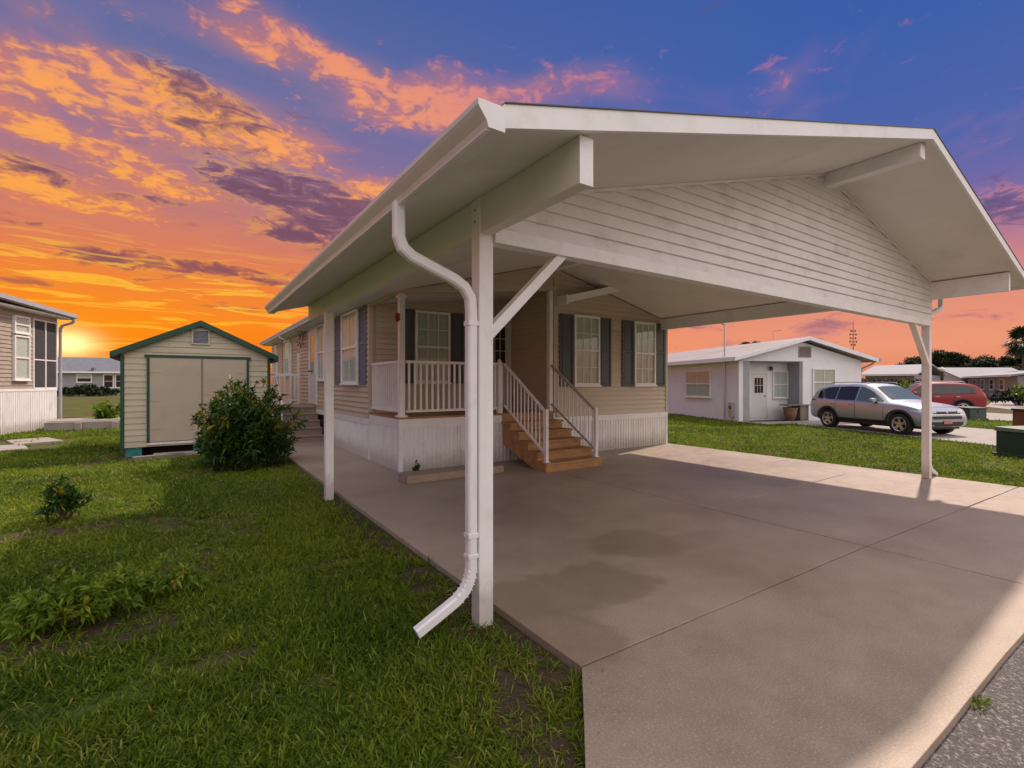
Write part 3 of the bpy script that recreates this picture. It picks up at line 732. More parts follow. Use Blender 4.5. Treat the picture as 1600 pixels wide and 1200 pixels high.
# porch deck boards
k = 12; bw = (YC - YFR + .02) / k
for i in range(k):
    mb = MB(); y = YFR - .03 + i * bw; mb.box(XL - .03, XP - .002, y + .002, y + bw - .002, ZP + .002, ZP + .035); add('deck_board', mb, 'deck_wood', hs)
# porch posts
mb = MB(); mb.box(XL - .01, XL + .095, YFR - .01, YFR + .095, ZP + .036, hz(XL + .05) + .004); pp = add('porch_post', mb, 'white_paint', hs, bev=.006)
for z0, z1, e in ((ZP + .037, ZP + .07, .035), (3.16, 3.20, .025)):
    mb = MB(); mb.box(XL - .01 - e, XL + .095 + e, YFR - .01 - e, YFR + .095 + e, z0, z1); add('collar', mb, 'white_paint', pp, bev=.004)
mb = MB(); mb.box(XP - .14, XP - .035, YFR - .01, YFR + .10, ZP + .036, hz(XP - .09) + .004); add('porch_post', mb, 'white_paint', hs, bev=.006)
# porch railing
def railing(parent, a, b, z0, z1, nb, thick=.035, m='white_paint', post=None):
    a = Vector(a); b = Vector(b)
    mb = MB(); mb.bar(a + Vector((0, 0, z1)), b + Vector((0, 0, z1)), .055, .05); r = add('porch_railing', mb, m, parent, bev=.004)
    mb = MB(); mb.bar(a + Vector((0, 0, z0)), b + Vector((0, 0, z0)), .045, .045); add('bottom_rail', mb, m, r, bev=.004)
    for i in range(nb):
        p = a + (b - a) * ((i + .5) / nb); mb = MB(); mb.box(p.x - thick / 2, p.x + thick / 2, p.y - thick / 2, p.y + thick / 2, z0 + .0225, z1 - .025); add('baluster', mb, m, r)
    return r
railing(hs, (XL + .04, YFR + .13, 0), (XL + .04, YC, 0), ZP + .14, 2.0, 13)
railing(hs, (XL + .13, YFR + .04, 0), (5.33, YFR + .04, 0), ZP + .14, 2.0, 17)
mb = MB(); mb.box(5.33, 5.43, YFR - .01, YFR + .09, ZP + .036, 2.04); rp = add('railing_post', mb, 'white_paint', hs, bev=.005)
mb = MB(); mb.lathe([(0, .03), (.02, .045), (.05, .03), (.07, .001)], 'z', (5.38, YFR + .04, 2.041), 12); add('post_cap', mb, 'white_paint', rp, smooth=True)
# windows and shutters
window(hs, WF, 7.33, 8.12, 1.56, 3.17, label='double hung window with pale drapes'); window(hs, WF, 9.32, 10.11, 1.56, 3.16)
for a, b in ((6.93, 7.32), (8.13, 8.53), (8.91, 9.31), (10.12, 10.53)): shutter(hs, WF, a, b, 1.53, 3.17)
window(hs, WB, 4.20, 5.05, 1.62, 3.22); shutter(hs, WB, 3.85, 4.19, 1.60, 3.23); shutter(hs, WB, 5.06, 5.42, 1.60, 3.23)
window(hs, WL, 10.80, 12.10, 1.60, 3.26, cols=2, rows=1, curtain='curtain_white'); shutter(hs, WL, 10.30, 10.78, 1.58, 3.27, 'shutter_blue', True); shutter(hs, WL, 12.12, 12.85, 1.58, 3.27, 'shutter_blue', True)
window(hs, WL, 13.9, 14.75, 1.7, 3.26, cols=2, rows=1); window(hs, WL, 19.3, 20.4, 1.9, 3.22, cols=2, rows=1); shutter(hs, WL, 20.45, 20.9, 1.88, 3.22, 'shutter_blue', True)
window(hs, WL, 22.3, 23.2, 1.9, 3.2, cols=2, rows=1)
def door(parent, W, u0, u1, z0, z1, pane, m='door_white', cols=3, rows=3, knob=.85, label=None, glass='window_glass'):
    mb = MB(); f = .06
    for a in ((u0 - f, u0, z0, z1 + f), (u1, u1 + f, z0, z1 + f), (u0, u1, z1, z1 + f)): W.box(mb, a[0], a[1], 0, .05, a[2], a[3])
    fr = add('door_frame', mb, 'white_paint', parent)
    mb = MB(); W.box(mb, u0 + .004, u1 - .004, .0, .034, z0 + .01, z1 - .004); d = add('door', mb, m, parent, bev=.003, label=label)
    if pane:
        a, b, c, e = pane; mb = MB(); W.box(mb, a, b, .0345, .040, c, e); add('pane', mb, 'car_glass', d)
        mb = MB()
        for q in ((a - .03, a, c - .03, e + .03), (b, b + .03, c - .03, e + .03), (a, b, c - .03, c), (a, b, e, e + .03)): W.box(mb, q[0], q[1], .0345, .05, q[2], q[3])
        add('pane_frame', mb, m, d)
        for i in range(1, cols): u = a + (b - a) * i / cols; mb = MB(); W.box(mb, u - .008, u + .008, .0405, .047, c, e); add('muntin', mb, m, d)
        for i in range(1, rows): z = c + (e - c) * i / rows; mb = MB(); W.box(mb, a, b, .0405, .046, z - .008, z + .008); add('muntin', mb, m, d)
    ku = u0 + (u1 - u0) * knob; mb = MB(); q = W.p(ku, .07, z0 + 1.0); mb.lathe([(-.03, .0001), (-.028, .022), (0, .028), (.022, .024), (.03, .0001)], 'y' if W.axis == 'y' else 'x', q, 12); add('knob', mb, 'dark_metal', d, smooth=True)
    return d
door(hs, WB, 6.00, 6.70, ZP + .06, 3.16, (6.12, 6.58, 2.1, 3.0))
door(hs, WL, 15.05, 15.95, .98, 3.25, (15.25, 15.75, 1.9, 3.05), cols=1, rows=1)

# ornaments
mb = MB(); c = Vector((3.16, 8.45, 2.78))
for i in range(5):
    a = i * 1.257; mb.lathe([(-.012, .0001), (0, .035), (.012, .0001)], 'y', (XL - .035, YFR + .02 + .055 * math.cos(a), 2.80 + .055 * math.sin(a)), 8)
mb.lathe([(-.015, .0001), (0, .03), (.015, .0001)], 'y', (XL - .04, YFR + .02, 2.80), 8)
single('post_ornament', mb, 'flower_red', 'small red flower ornament hung on the porch corner post', 'ornament', (XL - .04, YFR + .02, 2.74))
mb = MB()
for i in range(26):
    a = random.uniform(0, 6.28); r = random.uniform(.05, .34); p = Vector((XL - .06 - random.uniform(0, .12), 16.75 + r * math.cos(a) * .9, 3.0 + r * math.sin(a)))
    d = Vector((random.uniform(-.3, 0), math.cos(a), math.sin(a))) * .12; s_ = Vector((0, -d.z, d.y)) * .3
    mb.loft([[p - s_ * .2, p + s_ * .2, p + Vector((-.01, 0, 0))], [p + d * .6 - s_, p + d * .6 + s_, p + d * .6 + Vector((-.015, 0, 0))], [p + d - s_ * .1, p + d + s_ * .1, p + d + Vector((-.01, 0, 0))]])
mb.tube([(XL - .02, 16.75, 3.35), (XL - .09, 16.75, 3.0)], .012, 6)
single('wall_ornament', mb, 'dark_metal', 'dark leafy ornament hung on the beige side wall beside the back door', 'ornament', (XL - .05, 16.75, 2.7))

# ------------------------------------------------------------------ wooden front stairs
st = thing('wooden_stairs', 'stained wooden stairs with white railings climbing to the porch', 'stairs', (6.1, 6.9, 0))
X0, X1, Y0 = 5.40, 6.74, 6.86; NR = 6; RH = (ZP + .03) / NR; TD = (YFR - .04 - Y0) / (NR - 1)
for i in range(NR - 1):
    y = Y0 + i * TD; z = (i + 1) * RH
    mb = MB(); mb.box(X0 - .03, X1 + .03, y - .025, y + TD + (.0 if i < NR - 2 else 0), z - .038, z); add('tread', mb, 'deck_wood', st, bev=.005)
    mb = MB(); mb.box(X0 + .002, X1 - .002, y + .002, y + .03, z - RH + .001, z - .039); add('riser', mb, 'deck_wood', st)
mb = MB(); mb.box(X0 + .002, X1 - .002, YFR - .062, YFR - .036, NR * RH - RH + .001, NR * RH - .004); add('riser', mb, 'deck_wood', st)
for xa, xb in ((X0 + .003, X0 + .041), (X1 - .041, X1 - .003)):
    po = [(Y0 + .031, 0)]
    for i in range(NR - 1):
        po += [(Y0 + i * TD + .031, (i + 1) * RH - .0395), (Y0 + (i + 1) * TD + .031 if i < NR - 2 else YFR - .064, (i + 1) * RH - .0395)]
    po += [(YFR - .064, NR * RH - .62), (Y0 + .42, 0)]
    mb = MB(); mb.prism(po, 'yz', xa, xb); add('stringer', mb, 'deck_wood', st)
mb = MB(); mb.box(X0 - .028, X0, Y0 + .004, Y0 + TD + .05, .001, RH - .039); add('side_board', mb, 'deck_wood', st)
def stair_rail(x, m_rail):
    yb, yt = Y0 + .10, YFR - .05; zb, zt = RH + .90, 2.0; b0, b1 = RH + .13, ZP + .20
    mb = MB(); mb.bar((x, yb, zb), (x, yt, zt), .05, .04); r = add('stair_railing', mb, m_rail, st, bev=.004)
    mb = MB(); mb.bar((x, yb, b0), (x, yt, b1), .035, .035); add('bottom_rail', mb, m_rail, r)
    mb = MB(); mb.box(x - .03, x + .03, yb - .03, yb + .03, RH + .012, zb + .07); mb.box(x - .055, x + .055, yb - .055, yb + .055, RH + .0005, RH + .0125); add('newel', mb, 'white_metal', r, bev=.003)
    for i in range(11):
        f = (i + .7) / 11.6; y = yb + (yt - yb) * f; mb = MB(); mb.box(x - .009, x + .009, y - .009, y + .009, b0 + (b1 - b0) * f, zb + (zt - zb) * f); add('baluster', mb, 'white_metal', r)
stair_rail(X0 + .05, 'white_metal'); stair_rail(X1 - .06, 'handrail_grey')

# low concrete block and weed
mb = MB(); mb.box(2.92, 4.75, 7.30, 7.70, 0, .125)
single('concrete_curb', mb, 'curb_concrete', 'low brown concrete curb block lying on the slab before the white skirting', 'curb', (3.8, 7.5, 0), bev=.012)

# ------------------------------------------------------------------ back steps
bs = thing('back_steps', 'brown steps with a railed landing up to the back door of the beige house', 'steps', (2.6, 14.1, 0))
n = 5; rh = .93 / n
for i in range(n):
    mb = MB(); y = 14.0 + i * .26; mb.box(2.12 + .0 * i, XL - .035, y, (y + .30 if i < n - 1 else 17.2), i * rh + (.0 if i == 0 else -.02), (i + 1) * rh - .035); add('step', mb, 'brown_step', bs)
    mb = MB(); mb.box(2.09, XL - .033, y - .03, (y + .26 if i < n - 1 else 17.2), (i + 1) * rh - .0345, (i + 1) * rh); add('tread', mb, 'brown_step', bs, bev=.006)
mb = MB(); mb.box(2.09, 2.15, 17.1, 17.16, .93, 1.95); mb.box(3.05, 3.11, 17.1, 17.16, .93, 2.6); mb.box(2.15, 3.05, 17.11, 17.15, 1.85, 1.92); mb.box(2.15, 3.05, 17.11, 17.15, 1.03, 1.08); lr = add('landing_railing', mb, 'white_paint', bs)
for i in range(6):
    x = 2.22 + i * .15; mb = MB(); mb.box(x - .02, x + .02, 17.115, 17.145, 1.081, 1.849); add('baluster', mb, 'white_paint', lr)
mb = MB(); mb.tube([(2.12, 14.1, .19), (2.12, 14.02, 1.05), (2.12, 14.1, 1.12), (2.12, 15.2, 1.86), (2.12, 17.1, 1.88)], .022, 8); add('handrail', mb, 'white_metal', bs, smooth=True)

# ------------------------------------------------------------------ shed
sx0, sx1, sy0, sy1, sz0 = -1.18, 1.79, 13.80, 16.9, .16
spk = (sx0 + sx1) / 2; spz, sez = 2.98, 2.27; sp = (spz - sez) / (spk - sx0)
sh = thing('garden_shed', 'cream wooden shed with dark green trim and tan double doors', 'shed', (spk, sy0, 0))
WSH = Wall('y', sy0); scl = [(-sp, 1, spz - sp * spk - .006), (sp, 1, spz + sp * spk - .006)]
mb = MB(); WSH.poly(mb, clip([(sx0, sz0), (sx1, sz0), (sx1, 4), (sx0, 4)], scl), -.06, 0); w_ = add('front_wall', mb, 'shed_siding', sh)
siding(w_, WSH, sx0 + .05, sx1 - .05, sz0, 3.1, .135, 'shed_siding', scl, .020, .003)
for xa in (sx0, sx1 - .06):
    mb = MB(); mb.box(xa, xa + .06, sy0 + .061, sy1, sz0, sez - .02); w_ = add('side_wall', mb, 'shed_siding', sh)
    siding(w_, Wall('x', sx0) if xa == sx0 else Wall('X', sx1), sy0 + .05, sy1, sz0, sez - .03, .135, 'shed_siding', (), .02, .003)
mb = MB(); mb.box(sx0 + .06, sx1 - .06, sy1 - .06, sy1, sz0, sez - .02); add('back_wall', mb, 'shed_siding', sh)
for xa, xb in ((sx0 - .022, sx0 + .05), (sx1 - .05, sx1 + .022)):
    mb = MB(); mb.box(xa, xb, sy0 - .024, sy0 + .05, sz0 - .08, sez - .03); add('corner_board', mb, 'green_trim', sh)
sr = lambda x, d=0: spz + .11 - sp * abs(x - spk) - d
for s_ in (-1, 1):
    xa = spk; xb = spk + s_ * ((sx1 - sx0) / 2 + .17)
    mb = MB(); mb.prism([(xa, sr(xa)), (xb, sr(xb)), (xb, sr(xb, .075)), (xa, sr(xa, .075))], 'xz', sy0 - .12, sy1 + .15); add('roof', mb, 'shed_roof', sh)
    mb = MB(); mb.prism([(xa, sr(xa) + .012), (xb, sr(xb) + .012), (xb, sr(xb, .12)), (xa, sr(xa, .12))], 'xz', sy0 - .15, sy0 - .122); add('rake_board', mb, 'green_trim', sh)
    mb = MB(); mb.box(min(xb, xb + s_ * .02), max(xb, xb + s_ * .02), sy0 - .15, sy1 + .15, sr(xb, .14), sr(xb) + .012); add('fascia', mb, 'green_trim', sh)
# doors
dx0, dx1, dz0, dz1 = -.68, 1.27, .27, 2.20; dm = .335
for a, b in ((dx0, dm - .006), (dm + .006, dx1)):
    mb = MB(); WSH.box(mb, a, b, .021, .045, dz0, dz1); add('door', mb, 'shed_door', sh, bev=.004)
mb = MB(); WSH.box(mb, dm - .02, dm + .005, .0455, .062, dz0 + .02, dz1); add('astragal', mb, 'old_wood', sh)
for (a, b, c, d) in ((dx0 - .05, dx0 - .002, dz0 - .02, dz1 + .002), (dx1 + .002, dx1 + .05, dz0 - .02, dz1 + .002), (dx0 - .09, dx1 + .09, dz1 + .003, dz1 + .06)):
    mb = MB(); WSH.box(mb, a, b, .012, .064, c, d); add('door_trim', mb, 'green_trim', sh)
mb = MB(); WSH.box(mb, dx0 - .05, dx1 + .05, .012, .055, dz0 - .07, dz0 - .021); add('door_sill', mb, 'white_paint', sh)
mb = MB()
for q in ((.12, .49, 2.86, 2.895), (.12, .49, 2.53, 2.565), (.12, .155, 2.565, 2.86), (.455, .49, 2.565, 2.86)): WSH.box(mb, q[0], q[1], .01, .05, q[2], q[3])
gv = add('gable_vent', mb, 'shed_siding', sh)
mb = MB(); WSH.box(mb, .155, .455, .005, .0215, 2.565, 2.86); add('vent_back', mb, 'dark_gap', gv)
for i in range(9):
    z = 2.575 + i * .031; mb = MB(); mb.loft([[(x, sy0 - .022, z + .03), (x, sy0 - .044, z + .004), (x, sy0 - .040, z), (x, sy0 - .022, z + .022)] for x in (.157, .453)]); add('vent_slat', mb, 'vent_grey', gv)
for q in ((sx0 + .06, sx0 + .36), (sx1 - .45, sx1 - .10), (spk - .15, spk + .15)):
    mb = MB(); mb.box(q[0], q[1], sy0 + .03, sy0 + .35, -.06, sz0 - .002); add('skid_block', mb, 'teal_paint', sh)
mb = MB(); mb.box(sx0 + .03, sx1 - .03, sy0 + .4, sy1, -.05, sz0 - .001); add('floor_frame', mb, 'dark_gap', sh)
for x_, s_ in ((dx0, 1), (dx1, -1)):
    for z_ in (.55, 1.2, 1.85):
        mb = MB(); WSH.box(mb, min(x_ + s_ * .01, x_ + s_ * .20), max(x_ + s_ * .01, x_ + s_ * .20), .0455, .052, z_, z_ + .035); add('hinge', mb, 'shed_door', sh)
mb = MB(); WSH.box(mb, dm - .07, dm + .09, .0625, .085, 1.08, 1.12); add('latch', mb, 'dark_metal', sh, bev=.004)
for i in range(2):
    mb = MB(); mb.box(1.47, 1.53, sy0 - .05, sy0 - .022, 1.62 + i * .03, 1.64 + i * .03); add('hasp', mb, 'dark_metal', sh)
mb = MB(); mb.prism([(-.95, 13.05), (-.05, 13.32), (-.02, 13.2), (-.9, 12.93)], 'xy', -.045, .045)
single('timber_plank', mb, 'old_wood', 'weathered timber plank lying on the grass before the shed door', 'plank', (-.5, 13.1, -.04), bev=.008)
mb = MB(); mb.prism([(-.6, 13.28), (1.2, 13.36), (1.2, 13.74), (-.6, 13.74)], 'xy', -.06, .012); struct(add('shed_pad', mb, 'grey_concrete'))

# ------------------------------------------------------------------ left neighbour
la = math.atan2(-.3, 1.0)      # wall runs along (.3, 1)
ln = thing('neighbour_house', 'taupe house with a dark screened porch on tall white skirting', 'house', (-4.0, 24.6, 0), la, local=True)
# local: y along wall (negative = towards the camera), x outward
WN_ = Wall('X', 0.0)
mb = MB(); mb.box(-7, -.02, -7, -.02, 1.34, 3.98); add('house_core', mb, 'taupe_siding', ln)
siding(ln, WN_, -7, -1.42, 1.40, 4.02, .135, 'taupe_siding')
mb = MB(); mb.box(-.02, .02, -1.40, -.02, 3.86, 4.02); add('lintel', mb, 'taupe_siding', ln)
mb = MB(); mb.box(-.02, .03, -7, 0, 1.34, 1.42); add('skirt_trim', mb, 'white_metal', ln)
ribbed(ln, Wall('X', 0.0), -7, -.02, -.05, 1.335, pitch=.10)
mb = MB(); mb.box(-7, -.02, -6.98, -.03, -.05, 1.335); add('foundation', mb, 'dark_gap', ln)
for u0, u1 in ((-1.36, -.74), (-.69, -.08)):
    for z0, z1 in ((1.46, 2.42), (2.46, 3.82)):
        mb = MB(); WN_.box(mb, u0, u1, .0, .012, z0, z1); add('screen_panel', mb, 'screen_mesh', ln)
mb = MB()
for u in (-1.41, -.74, -.075): WN_.box(mb, u, u + .05, .0, .035, 1.421, 3.86)
for z in (1.42, 2.42, 3.82): WN_.box(mb, -1.36, -.08, .0, .03, z, z + .04)
add('screen_frame', mb, 'white_metal', ln)
window(ln, WN_, -2.45, -1.68, 1.72, 3.20, cols=1, rows=1, curtain='curtain_white', label='tall white window with drawn pale curtain')
window(ln, WN_, -2.45, -1.68, 3.28, 3.85, cols=1, rows=1, curtain='curtain_white')
mb = MB(); mb.loft([[(.36, y, z - .0), (.36, y, z - .12), (-7, y, z + .9), (-7, y, z + 1.02)] for y, z in ((-7, 4.42), (.35, 4.22))]); add('roof', mb, 'metal_roof', ln)
mb = MB(); mb.loft([[(.37, y, z + .02), (.37, y, z - .15), (.49, y, z - .12), (.49, y, z + .02)] for y, z in ((-7, 4.42), (.36, 4.22))]); add('gutter', mb, 'nbr_grey', ln)
mb = MB(); mb.box(-.02, .355, -7, .3, 4.03, 4.09); add('soffit', mb, 'soffit', ln)
mb = MB(); mb.sweep([(.42, .22, 4.10), (.42, .22, 3.98), (.36, .20, 3.90), (.12, .10, 3.78), (.08, .06, 3.66), (.08, .06, .06)], rsec(.09, .08), (0, 1, 0)); add('downspout', mb, 'nbr_grey', ln)
mb = MB(); mb.tube([(.1, .1, -.02), (1.2, 1.1, -.015), (2.2, .6, -.02)], .035, 8); add('drain_pipe', mb, 'white_metal', ln)
for i, (x, y, w, l, r) in enumerate(((-3.55, 18.9, 1.0, 1.5, .35), (-3.75, 17.2, .8, 1.4, .2), (-4.6, 18.0, .9, 1.3, .3))):
    mb = MB(); c_, s_ = math.cos(r), math.sin(r)
    mb.prism([(x + a * c_ - b * s_, y + a * s_ + b * c_) for a, b in ((-w / 2, -l / 2), (w / 2, -l / 2 + .1), (w / 2 - .08, l / 2), (-w / 2 + .05, l / 2 - .05))], 'xy', -.06, -.002)
    single('stepping_slab', mb, 'grey_concrete', 'flat grey concrete stepping slab in the grass by the tall white skirting', 'slab', (x, y, -.05), 'stepping slabs by the taupe house', bev=.01)
# culvert headwall in the dip behind the shed
cu = thing('culvert_headwall', 'low grey concrete headwall between the shed and the far lawn', 'wall', (-2.6, 23, 0))
mb = MB(); mb.box(-4.0, -.5, 22.6, 22.85, -.05, .26); add('front_wall', mb, 'grey_concrete', cu, bev=.015)
mb = MB(); mb.box(-4.0, -.5, 22.86, 24.4, .18, .29); add('slab', mb, 'grey_concrete', cu, bev=.015)
for x in (-3.2, -2.2, -1.4):
    mb = MB(); mb.box(x, x + .18, 22.45, 22.599, -.05, .23); add('pier', mb, 'grey_concrete', cu, bev=.015)

# far house behind
def far_px(px, d, z=0):
    l = (px - 800) / F_PX; return Vector(((l * math.cos(YAW) + math.sin(YAW)) * d, (-l * math.sin(YAW) + math.cos(YAW)) * d, z))
p0 = far_px(60, 68); p1 = far_px(215, 72); dv = (p1 - p0); ang = math.atan2(dv.y, dv.x); Lh = dv.length
fh = thing('far_house', 'long grey house with slate roof and dark porch windows across the back lawn', 'house', p0, ang, local=True)
mb = MB(); mb.box(0, Lh, 0, 8, -.1, 3.4); add('wall', mb, 'grey_wall', fh)
mb = MB(); mb.prism([(-.7, 3.15), (4, 5.35), (8.7, 3.15), (8.7, 3.35), (4, 5.55), (-.7, 3.35)], 'yz', -.5, Lh + .5); add('roof', mb, 'slate_roof', fh)
mb = MB(); mb.box(-.5, Lh + .5, -.74, -.701, 3.1, 3.36); add('fascia', mb, 'white_paint', fh)
WFH = Wall('y', 0.0)
window(fh, WFH, 4.3, 6.1, 1.75, 3.0, cols=1, rows=1, fr=.12, d=.05, curtain='curtain_white', half=True)
for i in range(4):
    window(fh, WFH, 7.4 + i * 1.42, 8.7 + i * 1.42, .95, 2.95, cols=1, rows=1, fr=.13, d=.05, curtain=None)
for x in (6.2, 10.6):
    mb = MB(); mb.box(x, x + .35, -.62, -.02, 3.3, 3.9); add('roof_vent', mb, 'slate_roof', fh)

# ------------------------------------------------------------------ white neighbour house on the right
wh = thing('white_house', 'white painted gabled house with recessed entry beside the silver car', 'house', N0, NA, local=True)
RD, RU0, RU1, HW, HL, EZ, PZ = .9, .52, 3.15, 6.2, 11.0, 2.62, 3.42
pk = HW / 2; gp = (PZ - EZ) / pk
mb = MB(); mb.box(0, .2, 0, HL, -.1, EZ + .05); sw = add('side_wall', mb, 'nbr_white', wh)
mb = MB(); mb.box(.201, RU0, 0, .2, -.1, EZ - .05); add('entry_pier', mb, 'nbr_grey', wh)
mb = MB(); mb.box(.201, RU1 + .2, RD, RD + .2, -.1, EZ); add('entry_wall', mb, 'nbr_white', wh)
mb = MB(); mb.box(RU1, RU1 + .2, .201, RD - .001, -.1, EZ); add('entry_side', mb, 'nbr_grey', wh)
mb = MB(); mb.box(RU1, HW, 0, .2, -.1, EZ - .05); add('front_wall', mb, 'nbr_white', wh)
mb = MB(); mb.prism([(0, EZ - .049), (HW, EZ - .049), (HW, EZ), (pk, PZ), (0, EZ)], 'xz', .0, .2); add('gable_wall', mb, 'nbr_white', wh)
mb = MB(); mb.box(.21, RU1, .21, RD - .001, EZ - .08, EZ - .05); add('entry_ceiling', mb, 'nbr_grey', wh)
mb = MB(); mb.box(.21, HW, RD + .21, HL, -.1, EZ); add('house_core', mb, 'nbr_white', wh)
rr = lambda u, d=0: PZ + .20 - gp * abs(u - pk) - d
for a, b in ((-.45, pk), (pk + .001, HW + .45)):
    mb = MB(); mb.prism([(a, rr(a)), (b, rr(b)), (b, rr(b, .08)), (a, rr(a, .08))], 'xz', -.42, HL + .4); add('roof', mb, 'nbr_roof', wh)
    mb = MB(); mb.prism([(a, rr(a) + .01), (b, rr(b) + .01), (b, rr(b, .15)), (a, rr(a, .15))], 'xz', -.45, -.421); add('rake_board', mb, 'nbr_white', wh)
mb = MB(); mb.box(-.50, -.451, -.45, HL + .4, rr(-.45, .16), rr(-.45) + .01); add('fascia', mb, 'nbr_white', wh)
mb = MB(); mb.box(HW + .451, HW + .55, -.45, HL + .4, rr(HW + .45, .14), rr(HW + .45) + .01); add('gutter', mb, 'nbr_grey', wh)
mb = MB(); mb.sweep([(HW + .50, -.2, rr(HW + .45, .13)), (HW + .42, -.1, rr(HW + .45, .25)), (HW + .1, .05, rr(HW + .45, .42)), (HW + .06, .1, 2.0), (HW + .06, .1, 0)], rsec(.07, .07), (0, 1, 0)); add('downspout', mb, 'nbr_grey', wh)
WW = Wall('x', 0.0); WE = Wall('y', RD); WG = Wall('y', 0.0)
def sash4(parent, W, u0, u1, z0, z1, cur='curtain_white'): return window(parent, W, u0, u1, z0, z1, cols=2, rows=1, fr=.05, d=.03, curtain=cur, frame='white_paint')
sash4(wh, WW, 1.95, 4.05, .95, 2.22, 'curtain'); sash4(wh, WE, 2.36, 3.14, .95, 2.17); sash4(wh, WG, 3.62, 4.78, 1.05, 2.26, 'curtain')
door(wh, WE, 1.22, 2.06, .04, 2.06, (1.42, 1.86, 1.18, 1.86), cols=3, rows=2, label='white half glazed entry door')
mb = MB(); WG.box(mb, 2.92, 3.56, .001, .03, 2.74, 3.22); gv = add('gable_vent', mb, 'nbr_grey', wh)
for i in range(7):
    mb = MB(); z = 2.78 + i * .06; mb.loft([[(u, -.031, z + .05), (u, -.055, z + .008), (u, -.031, z)] for u in (2.96, 3.52)]); add('vent_slat', mb, 'old_wood', gv)
mb = MB(); mb.tube([(-.06, .88, 0), (-.06, .88, 4.2)], .032, 10); mt = add('service_mast', mb, 'aluminium', wh, smooth=True)
mb = MB(); mb.tube([(-.06, .88, 4.2), (-.06, .95, 4.3), (-.06, 1.05, 4.26)], .05, 8); add('weatherhead', mb, 'aluminium', mt, smooth=True)
mb = MB(); WW.box(mb, .28, .52, 0, .14, .15, .78); me_ = add('meter_box', mb, 'aluminium', wh, bev=.01)
mb = MB(); mb.lathe([(-.17, .0001), (-.165, .07), (-.141, .08)], 'x', (0, .40, .58), 14); add('meter_dial', mb, 'dark_metal', me_, smooth=True)
mb = MB(); mb.lathe([(0, .02), (.04, .07), (.14, .08), (.20, .03)], 'z', (2.22, RD - .12, 2.18), 12); mb.box(2.19, 2.25, RD - .1, RD, 2.30, 2.36); add('wall_lantern', mb, 'dark_metal', wh, smooth=True)
mb = MB(); mb.tube([(5.0, 4.0, 3.0), (5.0, 4.0, 4.35), (5.0, 3.4, 4.35)], .02, 6); add('roof_pipe', mb, 'aluminium', wh)
# table and pot in the entry
tb = thing('patio_table', 'dark weathered patio table standing by the white house entry', 'table', NP(2.95, .15), NA, local=True)
mb = MB(); mb.box(-.62, .45, -.3, .3, .64, .69); add('tabletop', mb, 'old_wood', tb, bev=.006)
for x in (-.0, .36):
    for y in (-.24, .2): mb = MB(); mb.box(x, x + .06, y, y + .06, -.01, .639); add('leg', mb, 'old_wood', tb)
mb = MB(); mb.box(.02, .40, -.22, .22, .03, .58); add('cabinet', mb, 'old_wood', tb)
mb = MB(); mb.lathe([(0, .13), (.04, .17), (.30, .26), (.46, .27), (.52, .30), (.56, .30), (.56, .26), (.5, .24), (.5, .0001)], 'z', (0, 0, 0), 20)
pt = single('planter_pot', mb, 'terracotta', 'round brown planter pot beneath the patio table', 'pot', (0, 0, 0), smooth=True); pt.location = NP(2.62, .12, -.012)
